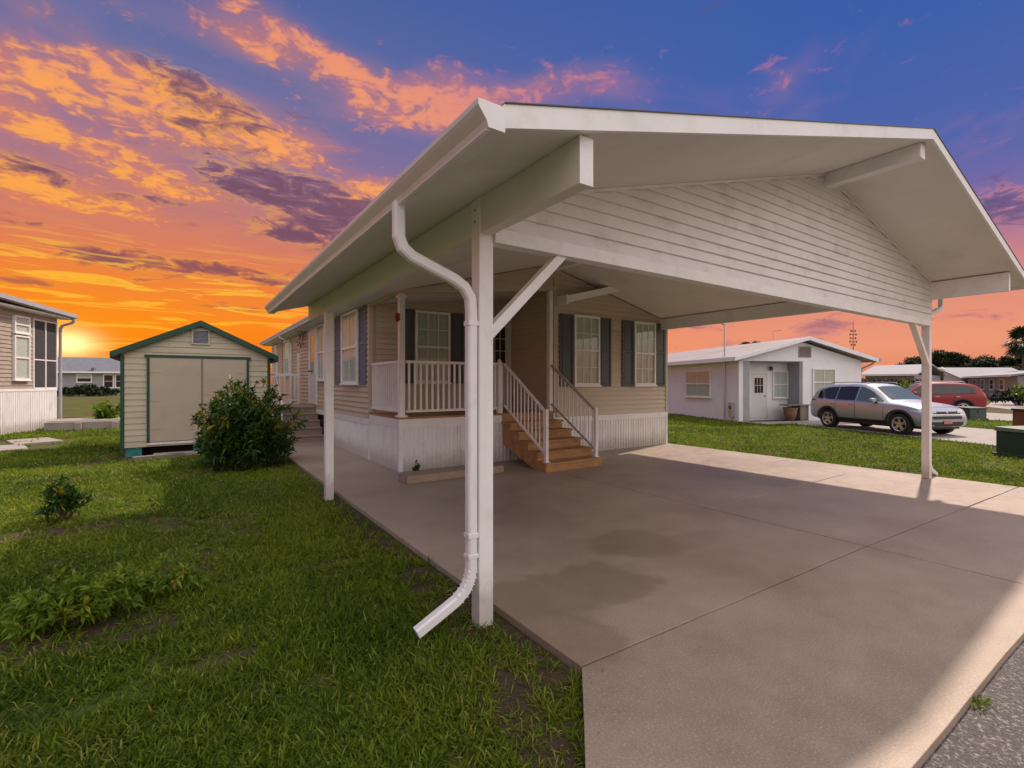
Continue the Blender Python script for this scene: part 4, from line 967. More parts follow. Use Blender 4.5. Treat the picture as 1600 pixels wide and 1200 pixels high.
# ------------------------------------------------------------------ cars
def build_car(name, label, paint, loc, rot, red=False):
    c = thing(name, label, 'car', loc, rot, local=True)      # local x forward, z up
    ST = [(-2.30, .46, .80, .96, .66, .70, .58), (-2.27, .38, .86, 1.06, .76, .78, .66), (-2.18, .33, .95, 1.22, .84, .85, .70), (-2.02, .30, 1.03, 1.47, .89, .88, .68), (-1.78, .28, 1.05, 1.60, .915, .905, .645), (-1.35, .26, 1.035, 1.655, .925, .915, .635),
          (-.6, .25, 1.01, 1.68, .925, .915, .635), (-.1, .25, .995, 1.67, .925, .915, .63), (.20, .25, .985, 1.61, .925, .91, .62), (.56, .25, .98, 1.37, .925, .905, .655), (.88, .25, .975, 1.14, .92, .895, .70), (1.06, .25, .97, 1.07, .92, .89, .72),
          (1.50, .26, .95, 1.04, .915, .875, .70), (1.88, .27, .89, .985, .90, .85, .67), (2.10, .28, .82, .93, .87, .82, .62), (2.22, .29, .73, .85, .83, .78, .57), (2.28, .31, .64, .75, .78, .73, .52), (2.30, .36, .55, .63, .70, .66, .45)]
    ST = [((x if x < 1.36 else 1.36 + (x - 1.36) * .80),) + tuple(r) for x, *r in ST]
    rings = []
    for x, zb, zl, zt, wl, wb_, wt in ST:
        half = [(0, zb), (wl * .8, zb), (wl * .96, zb + .06), (wl, zb + (zl - zb) * .35), (wl * 1.0, zb + (zl - zb) * .68), (wb_, zl - .02), (wb_ - .02, zl + .02), (wt + (wb_ - wt) * .35, zl + (zt - zl) * .62), (wt, zt - .035), (wt * .8, zt - .004), (wt * .35, zt + .012), (0, zt + .014)]
        rings.append([(x, y, z) for y, z in half] + [(x, -y, z) for y, z in reversed(half[1:-1])])
    mb = MB(); mb.loft(rings); o = add('body', mb, paint, c, smooth=True)
    sub = o.modifiers.new('s', 'SUBSURF'); sub.levels = sub.render_levels = 2
    cb = MB(); WX = (-1.33, 1.36); WR = .345
    for wx in WX: cb.lathe([(-1.2, .40), (1.2, .40)], 'y', (wx, 0, WR + .015), 28)
    me = mesh_of('cut', cb); cut = bpy.data.objects.new('cut', me); COL.objects.link(cut); cut.matrix_world = c.matrix_world
    cut.parent = c
    bo = o.modifiers.new('b', 'BOOLEAN'); bo.object = cut; bo.operation = 'DIFFERENCE'; bo.solver = 'EXACT'
    bpy.context.view_layer.update()
    dg = bpy.context.evaluated_depsgraph_get(); ev = o.evaluated_get(dg)
    nm = bpy.data.meshes.new_from_object(ev); o.modifiers.clear(); o.data = nm; nm.name = 'body'
    bpy.data.objects.remove(cut)
    nm.polygons.foreach_set('use_smooth', [True] * len(nm.polygons))
    try: nm.set_sharp_from_angle(angle=math.radians(45))
    except Exception: pass
    bm = bmesh.new(); bm.from_mesh(nm); bv = BVHTree.FromBMesh(bm); bm.free()
    def side(x, z, s, e=.006):
        h = bv.ray_cast(Vector((x, s * 3, z)), Vector((0, -s, 0)))
        return (Vector((x, h[0].y + s * e, z)) if h[0] else Vector((x, s * .9, z)))
    def end(y, z, s, e=.006):
        h = bv.ray_cast(Vector((s * 4, y, z)), Vector((-s, 0, 0)))
        return (h[0] + Vector((s * e, 0, 0)) if h[0] else Vector((s * 2.2, y, z)))
    def patch(name, m, grid, parent=c, flip=False, thick=None):
        b_ = MB(); nr, nc = len(grid), len(grid[0])
        b_.v = [tuple(p) for r in grid for p in r]
        b_.f = [(i * nc + j, i * nc + j + 1, (i + 1) * nc + j + 1, (i + 1) * nc + j) for i in range(nr - 1) for j in range(nc - 1)]
        return add(name, b_, m, parent, smooth=True)
    def lerp(pts, x):
        for (a, za), (b, zb) in zip(pts, pts[1:]):
            if a <= x <= b: return za + (zb - za) * (x - a) / (b - a)
        return pts[-1][1]
    def spatch(name, m, xa, xb, top, bot, s, e=.006, nx=10, nz=4, parent=c):
        g = []
        for i in range(nx + 1):
            x = xa + (xb - xa) * i / nx; t_, b_ = lerp(top, x), lerp(bot, x)
            g.append([side(x, b_ + (t_ - b_) * j / nz, s, e) for j in range(nz + 1)])
        return patch(name, m, g, parent)
    belt = [(-2.0, 1.12), (-1.2, 1.065), (.4, 1.035), (1.2, 1.01)]
    roofl = [(-2.0, 1.17), (-1.75, 1.44), (-1.45, 1.545), (-.6, 1.585), (-.05, 1.57), (.28, 1.43), (.80, 1.10), (1.2, 1.02)]
    for s in (1, -1):
        for xa, xb in ((-1.82, -1.02), (-.98, -.22), (-.16, .78)):
            spatch('side_window', 'car_glass' if xb < 0 or red else 'windscreen', xa, xb, [(x, z - .02) for x, z in roofl], [(x, z + .02) for x, z in belt], s, .007)
        for xa, xb in ((-.20, -.185), (.83, .842), (-1.005, -.99)):
            spatch('door_seam', 'black_plastic', xa, xb, [(-3, 1.0), (3, 1.0)], [(-3, .42), (3, .42)], s, .002, 1, 8)
        spatch('sill_cladding', 'black_plastic', -.90, .93, [(-3, .44), (3, .42)], [(-3, .30), (3, .30)], s, .012, 12, 3)
        spatch('window_trim', 'chrome' if not red else 'black_plastic', -1.84, .86, [(x, z + .015) for x, z in belt], [(x, z - .002) for x, z in belt], s, .010, 16, 1)
        for x in (-.34, -1.12):
            p = side(x, .93, s, .02); b_ = MB(); b_.box(p.x - .09, p.x + .09, p.y - .015, p.y + .015, .915, .945); add('door_handle', b_, 'chrome', c, bev=.008)
        for wx in WX:
            b_ = MB(); nseg = 20; g = []
            for r in (.402, .47):
                row = []
                for i in range(nseg + 1):
                    th = math.radians(-12 + 204 * i / nseg); row.append(side(wx + r * math.cos(th), max(.30, WR + .015 + r * math.sin(th)), s, .014))
                g.append(row)
            patch('arch_cladding', 'black_plastic', g)
            yo = s * .80
            b_ = MB(); b_.lathe([(-.10 * s, .20), (-.11 * s, .30), (-.085 * s, WR), (.085 * s, WR), (.11 * s, .305), (.105 * s, .235)], 'y', (wx, yo, WR), 30, False); w = add('wheel', b_, 'tyre', c, smooth=True)
            b_ = MB(); b_.lathe([(.02 * s, .235), (.103 * s, .236), (.108 * s, .222), (.092 * s, .205), (.03 * s, .20)], 'y', (wx, yo, WR), 30, False); add('rim', b_, 'alloy', w, smooth=True)
            b_ = MB(); b_.lathe([(.01 * s, .21), (.014 * s, .21)], 'y', (wx, yo, WR), 20); add('brake_shadow', b_, 'black_plastic', w)
            b_ = MB()
            for k_ in range(5):
                for dd in (-.16, .16):
                    th = k_ * 2 * math.pi / 5 + .3; c0 = Vector((wx + .05 * math.cos(th + dd * 2), yo + s * .085, WR + .05 * math.sin(th + dd * 2))); c1 = Vector((wx + .212 * math.cos(th + dd), yo + s * .096, WR + .212 * math.sin(th + dd)))
                    b_.bar(c0, c1, .036, .022, (0, s, 0))
            b_.lathe([(.06 * s, .06), (.095 * s, .055), (.10 * s, .03), (.10 * s, .0001)], 'y', (wx, yo, WR), 14); add('spokes', b_, 'alloy', w)
        # mirror
        p = side(.56, 1.06, s, 0); b_ = MB(); yy = p.y + s * .13
        b_.loft([[(.48 + dx, yy + dy * .10, 1.10 + dz * .075) for dy, dz in ((-1, -.7), (-.3, -1), (.8, -.8), (1, 0), (.7, .9), (-.3, 1), (-1, .6))] for dx in (0, .05, .13)]); mr = add('mirror', b_, paint, c, bev=.02, smooth=True)
        b_ = MB(); b_.box(.51, .59, min(p.y - s * .03, yy), max(p.y - s * .03, yy), 1.035, 1.055); add('mirror_arm', b_, 'black_plastic', mr)
        # lamps
        g = [[end(s * (.40 + .36 * i / 6), z_ + .055 * i / 6, 1, .010) for z_ in (.735, .78, .83)] for i in range(7)]; patch('headlight', 'lamp_clear', g)
        g = [[side(2.03 - .34 * i / 6, .73 + .05 * i / 6 + dz * (1 - .6 * i / 6), s, .010) for dz in (0, .05, .10)] for i in range(7)]; patch('headlight_side', 'lamp_clear', g)
        g = [[end(s * (.60 + .20 * i / 5), .98 + .13 * j / 3, -1, .012) for j in range(4)] for i in range(6)]; patch('tail_light', 'lamp_red', g)
        g = [[side(-2.21 + .30 * i / 5, 1.00 + .02 * i / 5 + (.12 - .08 * i / 5) * j / 3, s, .012) for j in range(4)] for i in range(6)]; patch('tail_light_side', 'lamp_red', g)
        b_ = MB(); b_.tube([(-1.5, s * .58, 1.665), (-1.45, s * .585, 1.71), (-.6, s * .59, 1.725), (.0, s * .585, 1.705), (.06, s * .58, 1.66)], .016, 6); add('roof_rail', b_, 'chrome' if red else 'aluminium', c, smooth=True)
    # windscreen and rear window, by rays from above
    def top(x, y, e=.008):
        h = bv.ray_cast(Vector((x, y, 4)), Vector((0, 0, -1))); return h[0] + Vector((.6 * e, 0, .8 * e)) if h[0] else Vector((x, y, 1))
    patch('windscreen', 'windscreen', [[top(.25 + .66 * i / 8, y * (.50 + .13 * i / 8)) for y in (-1, -.6, -.2, .2, .6, 1)] for i in range(9)])
    patch('rear_window', 'car_glass', [[end(y * .60, 1.16 + .34 * i / 6, -1, .008) for y in (-1, -.6, -.2, .2, .6, 1)] for i in range(7)])
    # front
    patch('grille', 'black_plastic', [[end(-.50 + 1.0 * i / 8, .70 + .085 * j / 2, 1, .008) for j in range(3)] for i in range(9)])
    patch('grille_bar', 'chrome', [[end(-.62 + 1.24 * i / 8, .685 + .018 * j, 1, .014) for j in range(2)] for i in range(9)])
    patch('lower_grille', 'black_plastic', [[end(-.55 + 1.1 * i / 8, .545 + .095 * j / 2, 1, .008) for j in range(3)] for i in range(9)])
    patch('bumper', 'black_plastic', [[end(-.60 + 1.2 * i / 8, .32 + .14 * j / 2, 1, .008) for j in range(3)] for i in range(9)])
    patch('rear_bumper', 'black_plastic', [[end(-.66 + 1.32 * i / 8, .40 + .16 * j / 2, -1, .008) for j in range(3)] for i in range(9)])
    p = end(0, .45, 1, .02); b_ = MB(); b_.box(p.x - .005, p.x + .006, -.155, .155, .40, .50); add('licence_plate', b_, 'plate_red', c)
    p = end(0, .745, 1, .016); b_ = MB(); b_.lathe([(-.01, .045), (.004, .04), (.006, .0001)], 'x', p, 12); add('badge', b_, 'chrome', c)
    p = end(0, .80, -1, .02); b_ = MB(); b_.box(p.x - .006, p.x + .005, -.155, .155, .74, .85); add('licence_plate', b_, 'white_paint', c)
    b_ = MB(); b_.box(-1.9, 1.95, -.68, .68, .22, .62); add('underbody', b_, 'black_plastic', c)
    return c
# wheel positions read off the driveway
fwd = Vector((-NV.x, -NV.y, 0)); yaw_car = math.atan2(fwd.y, fwd.x)
lw = Vector((19.72, 8.30, 0)); rear_mid = lw + NU * .86; ctr = rear_mid + fwd * 1.33
scar = build_car('parked_car', 'silver compact sport utility car parked nose out beside the white house', 'silver_paint', (ctr.x, ctr.y, -.012), yaw_car); scar.scale = (1, 1, .965)
hd = Vector((-.57, .818, 0)); rw = far_px(1503, 25.0); rc = rw + hd * 1.42 + Vector((.818, .57, 0)) * .86
rcar = build_car('parked_car', 'dark red sport utility car parked tail towards the street', 'red_paint', (rc.x, rc.y, -.012), math.atan2(hd.y, hd.x), red=True); rcar.scale = (1.08, 1.04, 1.0)

# ------------------------------------------------------------------ utility boxes
def utility(loc, rot, w, d, h, label, lidm):
    t = thing('utility_box', label, 'utility box', loc, rot, local=True)
    mb = MB(); mb.box(-w / 2, w / 2, -d / 2, d / 2, -.06, h - .10); add('cabinet', mb, 'utility_green', t, bev=.015)
    mb = MB(); mb.loft([[(-w / 2 - .02, -d / 2 - .02, h - .099), (w / 2 + .02, -d / 2 - .02, h - .099), (w / 2 + .02, d / 2 + .02, h - .099), (-w / 2 - .02, d / 2 + .02, h - .099)],
                        [(-w / 2 - .02, -d / 2 - .02, h - .03), (w / 2 + .02, -d / 2 - .02, h - .03), (w / 2 + .02, d / 2 + .02, h), (-w / 2 - .02, d / 2 + .02, h)]]); add('lid', mb, lidm, t, bev=.01)
    mb = MB(); mb.box(-w / 2 - .05, w / 2 + .05, -d / 2 - .05, d / 2 + .05, -.06, .045); add('plinth', mb, 'utility_green', t, bev=.01)
    mb = MB(); mb.box(-.03, .03, -d / 2 - .03, -d / 2 - .001, h * .55, h * .55 + .08); add('lock', mb, 'dark_metal', t)
    return t
utility((15.62, 2.42, 0), NA, 1.15, .7, .63, 'dark green utility box with a pale lid at the corner of the right lawn', 'utility_lid')
p = NP(11.2, -.8); utility((p.x, p.y, 0), NA, .95, .7, .55, 'small green utility box on the strip of grass before the red car', 'utility_green')
bp_ = thing('junction_pedestal', 'rusty brown junction pedestal standing behind the dark green utility box', 'pedestal', (17.5, 2.85, 0), NA, local=True)
mb = MB(); mb.box(-.22, .22, -.16, .16, -.06, .92); add('housing', mb, 'rust_brown', bp_, bev=.02)
mb = MB(); mb.box(-.24, .24, -.18, .18, .9205, .975); add('cap', mb, 'dark_metal', bp_, bev=.01)

# ------------------------------------------------------------------ foliage
def blades(name, P, D, S, L, W, drop, shade, m, parent=None, loc=(0, 0, 0)):
    """many leaf blades as one mesh: base pair, middle pair, tip"""
    n = len(P); L = L[:, None]; W = W[:, None]; dz = np.zeros((n, 3)); dz[:, 2] = -1; drop = drop[:, None]
    mid = P + D * L * .55 + dz * drop * .25 * L; tip = P + D * L + dz * drop * L
    V = np.empty((n, 5, 3)); V[:, 0] = P - S * W * .30; V[:, 1] = P + S * W * .30; V[:, 2] = mid - S * W * .5; V[:, 3] = mid + S * W * .5; V[:, 4] = tip
    V = V.reshape(-1, 3) - np.array(loc)
    base = (np.arange(n) * 5)[:, None]; loops = (base + np.array([0, 1, 3, 2, 2, 3, 4])).ravel()
    st = (np.arange(n) * 7)[:, None] + np.array([0, 4]); tot = np.tile([4, 3], n)
    me = bpy.data.meshes.new(name)
    me.vertices.add(n * 5); me.loops.add(n * 7); me.polygons.add(n * 2)
    me.vertices.foreach_set('co', V.ravel().astype(np.float32)); me.loops.foreach_set('vertex_index', loops.astype(np.int32))
    me.polygons.foreach_set('loop_start', st.ravel().astype(np.int32)); me.polygons.foreach_set('loop_total', tot.astype(np.int32))
    me.update(calc_edges=True); me.validate()
    a = me.attributes.new('shade', 'FLOAT', 'POINT'); a.data.foreach_set('value', np.repeat(np.clip(shade, 0, 1), 5).astype(np.float32))
    o = link(name, me, m, parent)
    return o

def unit(v): return v / np.maximum(np.linalg.norm(v, axis=1, keepdims=True), 1e-9)
def sides(D, jitter=.5):
    up = np.zeros_like(D); up[:, 2] = 1; up += RNG.normal(0, jitter, D.shape); return unit(np.cross(D, up))

def vnoise(x, y, s, seed=0):
    xi = np.floor(x / s).astype(int); yi = np.floor(y / s).astype(int); fx = x / s - xi; fy = y / s - yi
    h = lambda a, b: (np.sin(a * 127.1 + b * 311.7 + seed * 74.7) * 43758.5453) % 1
    fx = fx * fx * (3 - 2 * fx); fy = fy * fy * (3 - 2 * fy)
    return (h(xi, yi) * (1 - fx) + h(xi + 1, yi) * fx) * (1 - fy) + (h(xi, yi + 1) * (1 - fx) + h(xi + 1, yi + 1) * fx) * fy

def grass():
    N = 260000
    rr_ = np.linspace(1.5, 30, 600); den = np.minimum(1, (3.2 / rr_) ** 1.35) * rr_; cdf = np.cumsum(den); cdf /= cdf[-1]
    r = np.interp(RNG.random(N), cdf, rr_); th = YAW + np.radians(RNG.uniform(-60, 56, N))
    x = r * np.sin(th); y = r * np.cos(th)
    keep = np.ones(N, bool)
    edge = 1.80 + .05 * (vnoise(x, y, .3, 3) - .5)
    keep &= ~((x > edge) & (x < 10.74) & (y > 1.98) & (y < 14.8)); keep &= ~((y > .6) & (y < 2.05) & (x > .94 + (y - .735) * .86 - .05) & (x < 11.1)); keep &= y > .72
    keep &= ~((x > 1.8) & (x < 10.7) & (y > 8)); keep &= ~((x > -1.2) & (x < 1.8) & (y > 13.25) & (y < 17))
    u = (x - N0.x) * NU.x + (y - N0.y) * NU.y; v = (x - N0.x) * NV.x + (y - N0.y) * NV.y
    keep &= ~((u > 1.33) & (u < 6.42) & (v < 0)); keep &= ~((u > 0) & (v > -.02)); keep &= ~((u > .2) & (u < 1.4) & (v > -1.4) & (v < 0)); keep &= ~((u > 11.6) & (u < 17.5))
    ll = ((x + 4) * .958 - (y - 24.6) * .287); keep &= ~((ll < .1) & (y < 26) & (y > 16))
    keep &= ~((x < -2.6) & (y > 15.9) & (y < 19.8) & (vnoise(x, y, .5, 9) > .35) & (y > 16.4 + .0 * x))
    for (cx, cy, rx, ry) in [(-.55, 4.15, .62, .26), (-1.2, 7.3, .7, .2), (1.66, 3.0, .22, 1.2), (1.72, 6.6, .12, 2.6), (1.15, 10.9, .85, .6), (-1.0, 14.0, .7, .5), (1.35, 1.85, .16, .4), (.75, 4.6, .5, .12), (.2, 3.4, .3, .08)]:
        d = np.hypot((x - cx) / rx, (y - cy) / ry) + (vnoise(x, y, .22, 5) - .5) * .9
        keep &= ~((d < 1) & (RNG.random(N) < .80))
    keep &= ~((vnoise(x, y, .55, 1) + .5 * vnoise(x, y, .16, 2) < .50) & (RNG.random(N) < .72))
    xe = RNG.uniform(1.2, 6.5, 420); ye = .735 - np.abs(RNG.normal(0, .03, 420)); on = vnoise(xe, ye * 0, .28, 21) > .94
    x = np.concatenate([x[keep], xe[on]]); y = np.concatenate([y[keep], ye[on]]); r = np.hypot(x, y); n = len(x); k = 6
    sz = np.clip(.80 + .5 * vnoise(x, y, .8, 4), .7, 1.3) * np.interp(r, [2, 8, 25], [1, 1.1, 1.6])
    far = np.interp(r, [3, 12, 25], [1, 1.9, 3.2])
    X = np.repeat(x, k) + RNG.normal(0, .014, n * k); Y = np.repeat(y, k) + RNG.normal(0, .014, n * k); SZ = np.repeat(sz, k); FR = np.repeat(far, k)
    m_ = n * k; a = RNG.uniform(0, 2 * np.pi, m_); tilt = RNG.uniform(.35, 1.35, m_)
    D = np.stack([np.cos(a) * np.sin(tilt), np.sin(a) * np.sin(tilt), np.cos(tilt)], 1)
    P = np.stack([X, Y, np.full(m_, LZ - .005)], 1)
    L = RNG.uniform(.035, .105, m_) * SZ; W = RNG.uniform(.0050, .0095, m_) * FR
    patch = .5 * np.repeat(vnoise(x, y, 1.1, 7), k) + .3 * np.repeat(vnoise(x, y, .3, 8), k)
    near_dark = np.repeat(np.clip((6.2 - y) / 6, 0, 1) * (x < 2), k)  # blades turn darker green towards the camera, left of the slab
    shade = np.clip(-.12 + .85 * patch + RNG.normal(0, .15, m_) + .15 - .16 * near_dark, 0, .80)
    dead = RNG.random(m_) < (.07 + .10 * np.repeat(vnoise(x, y, .7, 12) > .7, k)); shade[dead] = RNG.uniform(.85, 1, dead.sum())
    o = blades('grass', P, D, sides(D, .3), L, W, RNG.uniform(.05, .55, m_), shade, 'grass_blade'); o['kind'] = 'stuff'
    tag(o, 'broad bladed green grass growing over the lawns', 'grass')
    print('grass blades', m_)
grass()

def leafy(name, label, cat, loc, rx, ry, h, nshoot, nleaf, llen, lwid, m, stem_m='bark', base_z=.0, bias=.3, group=None, low=.12, tips=.35, part='foliage', cone=1.25, edgy=.25, tipfrac=.1, sink=-.25):
    """shrub: stems from one root, leaf whorls on shoot tips filling an uneven dome"""
    t = thing(name, label, cat, loc, 0, group, local=True)
    u = RNG.random(nshoot) ** .45; a = RNG.uniform(0, 2 * np.pi, nshoot); e = np.arcsin(RNG.uniform(sink, 1, nshoot))
    lump = 1 + edgy * (np.sin(a * 3 + 1.3) * .5 + np.sin(a * 7 + e * 5) * .5) + RNG.normal(0, .07, nshoot)
    C = np.stack([np.cos(a) * np.cos(e) * rx * u * lump, np.sin(a) * np.cos(e) * ry * u * lump, (h * .42 + np.sin(e) * h * .58 * u * lump)], 1)
    C[:, 2] = np.maximum(C[:, 2], low * h)
    out = unit(C - np.array([0, 0, h * .15])); out[:, 2] += .35; out = unit(out)
    P = np.repeat(C, nleaf, 0); O = np.repeat(out, nleaf, 0); n = len(P)
    D = unit(O * RNG.uniform(.1, 1.3, (n, 1)) + RNG.normal(0, .62, (n, 3)) * cone)
    P = P - O * RNG.uniform(0, .10 * h, (n, 1))
    L = RNG.uniform(.6, 1.25, n) * llen; W = RNG.uniform(.75, 1.2, n) * lwid
    sh = np.clip(np.repeat(RNG.beta(2, 3, nshoot), nleaf) * .55 + RNG.normal(0, .12, n) + .06, 0, .74)
    tp = np.repeat((RNG.random(nshoot) < tipfrac) & (C[:, 2] > h * .5) & (u > .75), nleaf); sh[tp] = RNG.uniform(.6, 1, tp.sum())
    blades(part, P, D, sides(D, .6), L, W, RNG.uniform(0, .5, n), sh, m, t)['kind'] = 'stuff'
    mb = MB()
    for i in RNG.choice(nshoot, min(nshoot, 26), replace=False):
        c = Vector(C[i]); b = Vector((RNG.normal(0, .07 * rx), RNG.normal(0, .07 * rx), -.06)); mid = b.lerp(c, .5) + Vector((0, 0, .08 * h)); mb.tube([b, mid, c], [.018 * h, .012 * h, .004 * h], 5)
    add('stems', mb, stem_m, t)
    return t
bush = leafy('flowering_shrub', 'large dark green leafy shrub with red and yellow tips before the shed', 'shrub', (.98, 10.95, LZ), 0.90, .85, 1.60, 760, 16, .15, .032, 'shrub_leaf', tipfrac=.34, sink=-.68, low=.06)
mb = MB()
for i in range(22):
    a = random.uniform(2.0, 5.2); e = random.uniform(.1, 1.2); p = Vector((math.cos(a) * math.cos(e) * .88, math.sin(a) * math.cos(e) * .82, .68 + math.sin(e) * .95))
    for k in range(5):
        b = k * 1.257; d = Vector((math.cos(b), math.sin(b), .4)) * .035; s_ = Vector((-d.y, d.x, 0)) * .5
        o = len(mb.v); mb.v += [tuple(p), tuple(p + d * .6 + s_), tuple(p + d), tuple(p + d * .6 - s_)]; mb.f.append((o, o + 1, o + 2, o + 3))
add('blossoms', mb, 'flower_red', bush)['kind'] = 'stuff'
leafy('low_plant', 'sprawling yellow green plant in a bare patch of the lawn', 'plant', (-.62, 4.45, LZ), .36, .30, .34, 190, 12, .075, .020, 'young_leaf', tipfrac=.25)
leafy('low_plant', 'bushy yellow green side shoot beside the sprawling plant on the bare patch', 'plant', (-.10, 4.62, LZ), .22, .2, .26, 60, 10, .075, .019, 'young_leaf', tipfrac=.2)
leafy('upright_plant', 'small upright dark green plant standing alone in the sunlit grass', 'plant', (-1.22, 7.85, LZ), .20, .18, .48, 70, 13, .11, .026, 'shrub_leaf', tipfrac=.3, edgy=.4)
leafy('curb_weed', 'tiny weed sprouting behind the concrete curb block', 'weed', (3.28, 7.82, 0), .07, .07, .26, 12, 6, .07, .03, 'shrub_leaf')
p = far_px(186, 18.5); leafy('leafy_shrub', 'small green shrub at the far corner of the shed', 'shrub', (p.x - .35, p.y, LZ), .45, .45, .95, 90, 12, .22, .05, 'young_leaf')
p = far_px(1412, 27); leafy('round_shrub', 'round yellow green shrub between the silver and red cars', 'shrub', (p.x, p.y, LZ), .9, .8, 1.75, 200, 14, .24, .06, 'young_leaf')
p = far_px(1592, 33); leafy('boundary_shrub', 'tall yellow green shrub beneath the fan palm', 'shrub', (p.x + 1.3, p.y - .9, LZ), 1.2, 1.2, 2.6, 220, 14, .34, .08, 'young_leaf')
p = far_px(1588, 37); leafy('boundary_shrub', 'low dark rounded shrub beside the far pavement', 'shrub', (p.x - .8, p.y - .3, LZ), 1.7, 1.4, 1.3, 220, 14, .28, .08, 'tree_leaf')
for i, (px, d, rx, h, lab) in enumerate(((108, 62, 2.2, 1.2, 'wide dark shrub under the small window of the far grey house'), (138, 63, 1.6, 1.5, 'tallest dark shrub before the far grey house'), (158, 63, 1.5, 1.1, 'dark shrub under the porch windows of the far grey house'))):
    p = far_px(px, d); leafy('foundation_shrub', lab, 'shrub', (p.x, p.y, LZ), rx, 1.2, h, 160, 12, .4, .12, 'tree_leaf', group='shrubs along the far grey house')

# hedge behind the cars
p = far_px(1375, 37); h_ = thing('clipped_hedge', 'long dark clipped hedge behind the silver car', 'hedge', (p.x, p.y, LZ), NA, local=True)
n = 9000; P = RNG.uniform((-4.2, -.5, .1), (4.2, .5, 1.95), (n, 3)); D = unit(RNG.normal(0, 1, (n, 3)))
blades('foliage', P, D, sides(D), RNG.uniform(.12, .25, n), RNG.uniform(.05, .09, n), np.zeros(n), RNG.random(n), 'tree_leaf', h_)['kind'] = 'stuff'
mb = MB()
for i in range(9): mb.tube([(-4 + i, 0, -.05), (-4 + i + .1, 0, 1.6)], [.04, .015], 6)
add('stems', mb, 'bark', h_)

# ------------------------------------------------------------------ trees
def tree_proto(h, seed):
    rg = np.random.default_rng(seed); mb = MB(); tz = h * .42
    mb.tube([(0, 0, -.2), (.05 * h * .2, 0, tz * .5), (0, .03 * h, tz), (.1, 0, h * .75)], [.045 * h, .032 * h, .026 * h, .008 * h], 9)
    nc = 26; a = rg.uniform(0, 6.28, nc); rad = rg.uniform(.1, 1, nc) ** .6 * h * .42; zc = h * (.42 + .5 * rg.random(nc)); rad *= np.sqrt(np.clip(1.15 - ((zc / h - .62) / .42) ** 2, .1, 1)); C = np.stack([np.cos(a) * rad, np.sin(a) * rad, zc], 1)
    for c in C[:9]: mb.tube([(0, 0, tz * rg.uniform(.6, 1.1)), tuple(c * np.array([.5, .5, .85])), tuple(c)], [.014 * h, .009 * h, .003 * h], 5)
    k = 230; cr = rg.uniform(.10, .19, nc) * h
    P = np.repeat(C, k, 0) + unit(rg.normal(0, 1, (nc * k, 3))) * (np.repeat(cr, k) * rg.random(nc * k) ** .33)[:, None] * np.array([1, 1, .75])
    return mesh_of('trunk', mb, smooth=True), P, np.repeat(rg.random(nc) * .6, k)
protos = []
for sd, hh in ((1, 8.0), (2, 9.0), (3, 7.0)):
    tm, P, s0 = tree_proto(hh, sd); n = len(P); D = unit(RNG.normal(0, 1, (n, 3)))
    o = blades('crown', P, D, sides(D), RNG.uniform(.25, .5, n), RNG.uniform(.14, .26, n), RNG.uniform(0, .3, n), s0 + RNG.uniform(0, .35, n), 'tree_leaf')
    protos.append((tm, o.data)); bpy.data.objects.remove(o)
spots = [(1395, 120, 1, .55), (1412, 116, 0, .70), (1430, 112, 2, .9), (1452, 118, 1, .92), (1474, 105, 0, 1.0), (1497, 116, 2, .98), (1513, 108, 1, .80), (1532, 112, 0, .90), (1552, 104, 2, .95), (1569, 118, 1, .66), (1586, 98, 0, .62), (1602, 104, 2, .95), (1625, 100, 1, .9), (1650, 110, 0, 1.0)]
for px, d, k, s in spots:
    p = far_px(px, d); t = thing('broadleaf_tree', 'dark broadleaf tree in the tree line behind the white roofs', 'tree', (p.x, p.y, LZ), px * .37, 'trees along the horizon', local=True); s *= 1.12; t.scale = (s * 1.1, s * 1.1, s)
    if not protos[k][0].materials: protos[k][0].materials.append(M['bark'])
    for nm_, me_ in (('trunk', protos[k][0]), ('crown', protos[k][1])):
        o = bpy.data.objects.new(nm_, me_); COL.objects.link(o); o.parent = t
        if nm_ == 'crown': o['kind'] = 'stuff'

def palm(label, p, h, r, nf):
    t = thing('fan_palm', label, 'palm', (p.x, p.y, LZ), 0, local=True)
    mb = MB(); mb.tube([(0, 0, -.1), (.12, 0, h * .5), (0, .05, h)], [.26, .19, .16], 10); add('trunk', mb, 'bark', t, smooth=True)
    for i in range(nf):
        a = i * 2.4 + random.uniform(-.2, .2); e = math.radians(random.uniform(-55, 75)); L = r * random.uniform(.85, 1.1)
        dirv = Vector((math.cos(a) * math.cos(e), math.sin(a) * math.cos(e), math.sin(e))); base = Vector((0, .05, h))
        hub = base + dirv * L * .5; sd = dirv.cross(Vector((0, 0, 1))).normalized(); up = sd.cross(dirv)
        k = 15; fan = np.radians(np.linspace(-105, 105, k))
        D = np.array([list((dirv * math.cos(f) + sd * math.sin(f) + up * random.uniform(-.12, .12)).normalized()) for f in fan]); S = np.array([list(up.cross(Vector(d)).normalized()) for d in D])
        o = blades('frond', np.repeat(np.array([list(hub)]), k, 0), D, S, np.full(k, L * .58) * RNG.uniform(.85, 1.1, k), np.full(k, L * .085), np.full(k, .30), RNG.random(k), 'palm_leaf', t)
        mb = MB(); mb.tube([base, hub], [.03, .02], 5); add('petiole', mb, 'palm_leaf', o)
    return t
palm('tall fan palm with a ragged dark crown beyond the parked cars', far_px(1600, 58), 6.7, 2.3, 34)
palm('fan palm whose crown just shows above the white house roof', far_px(1174, 46), 5.0, 1.2, 22)

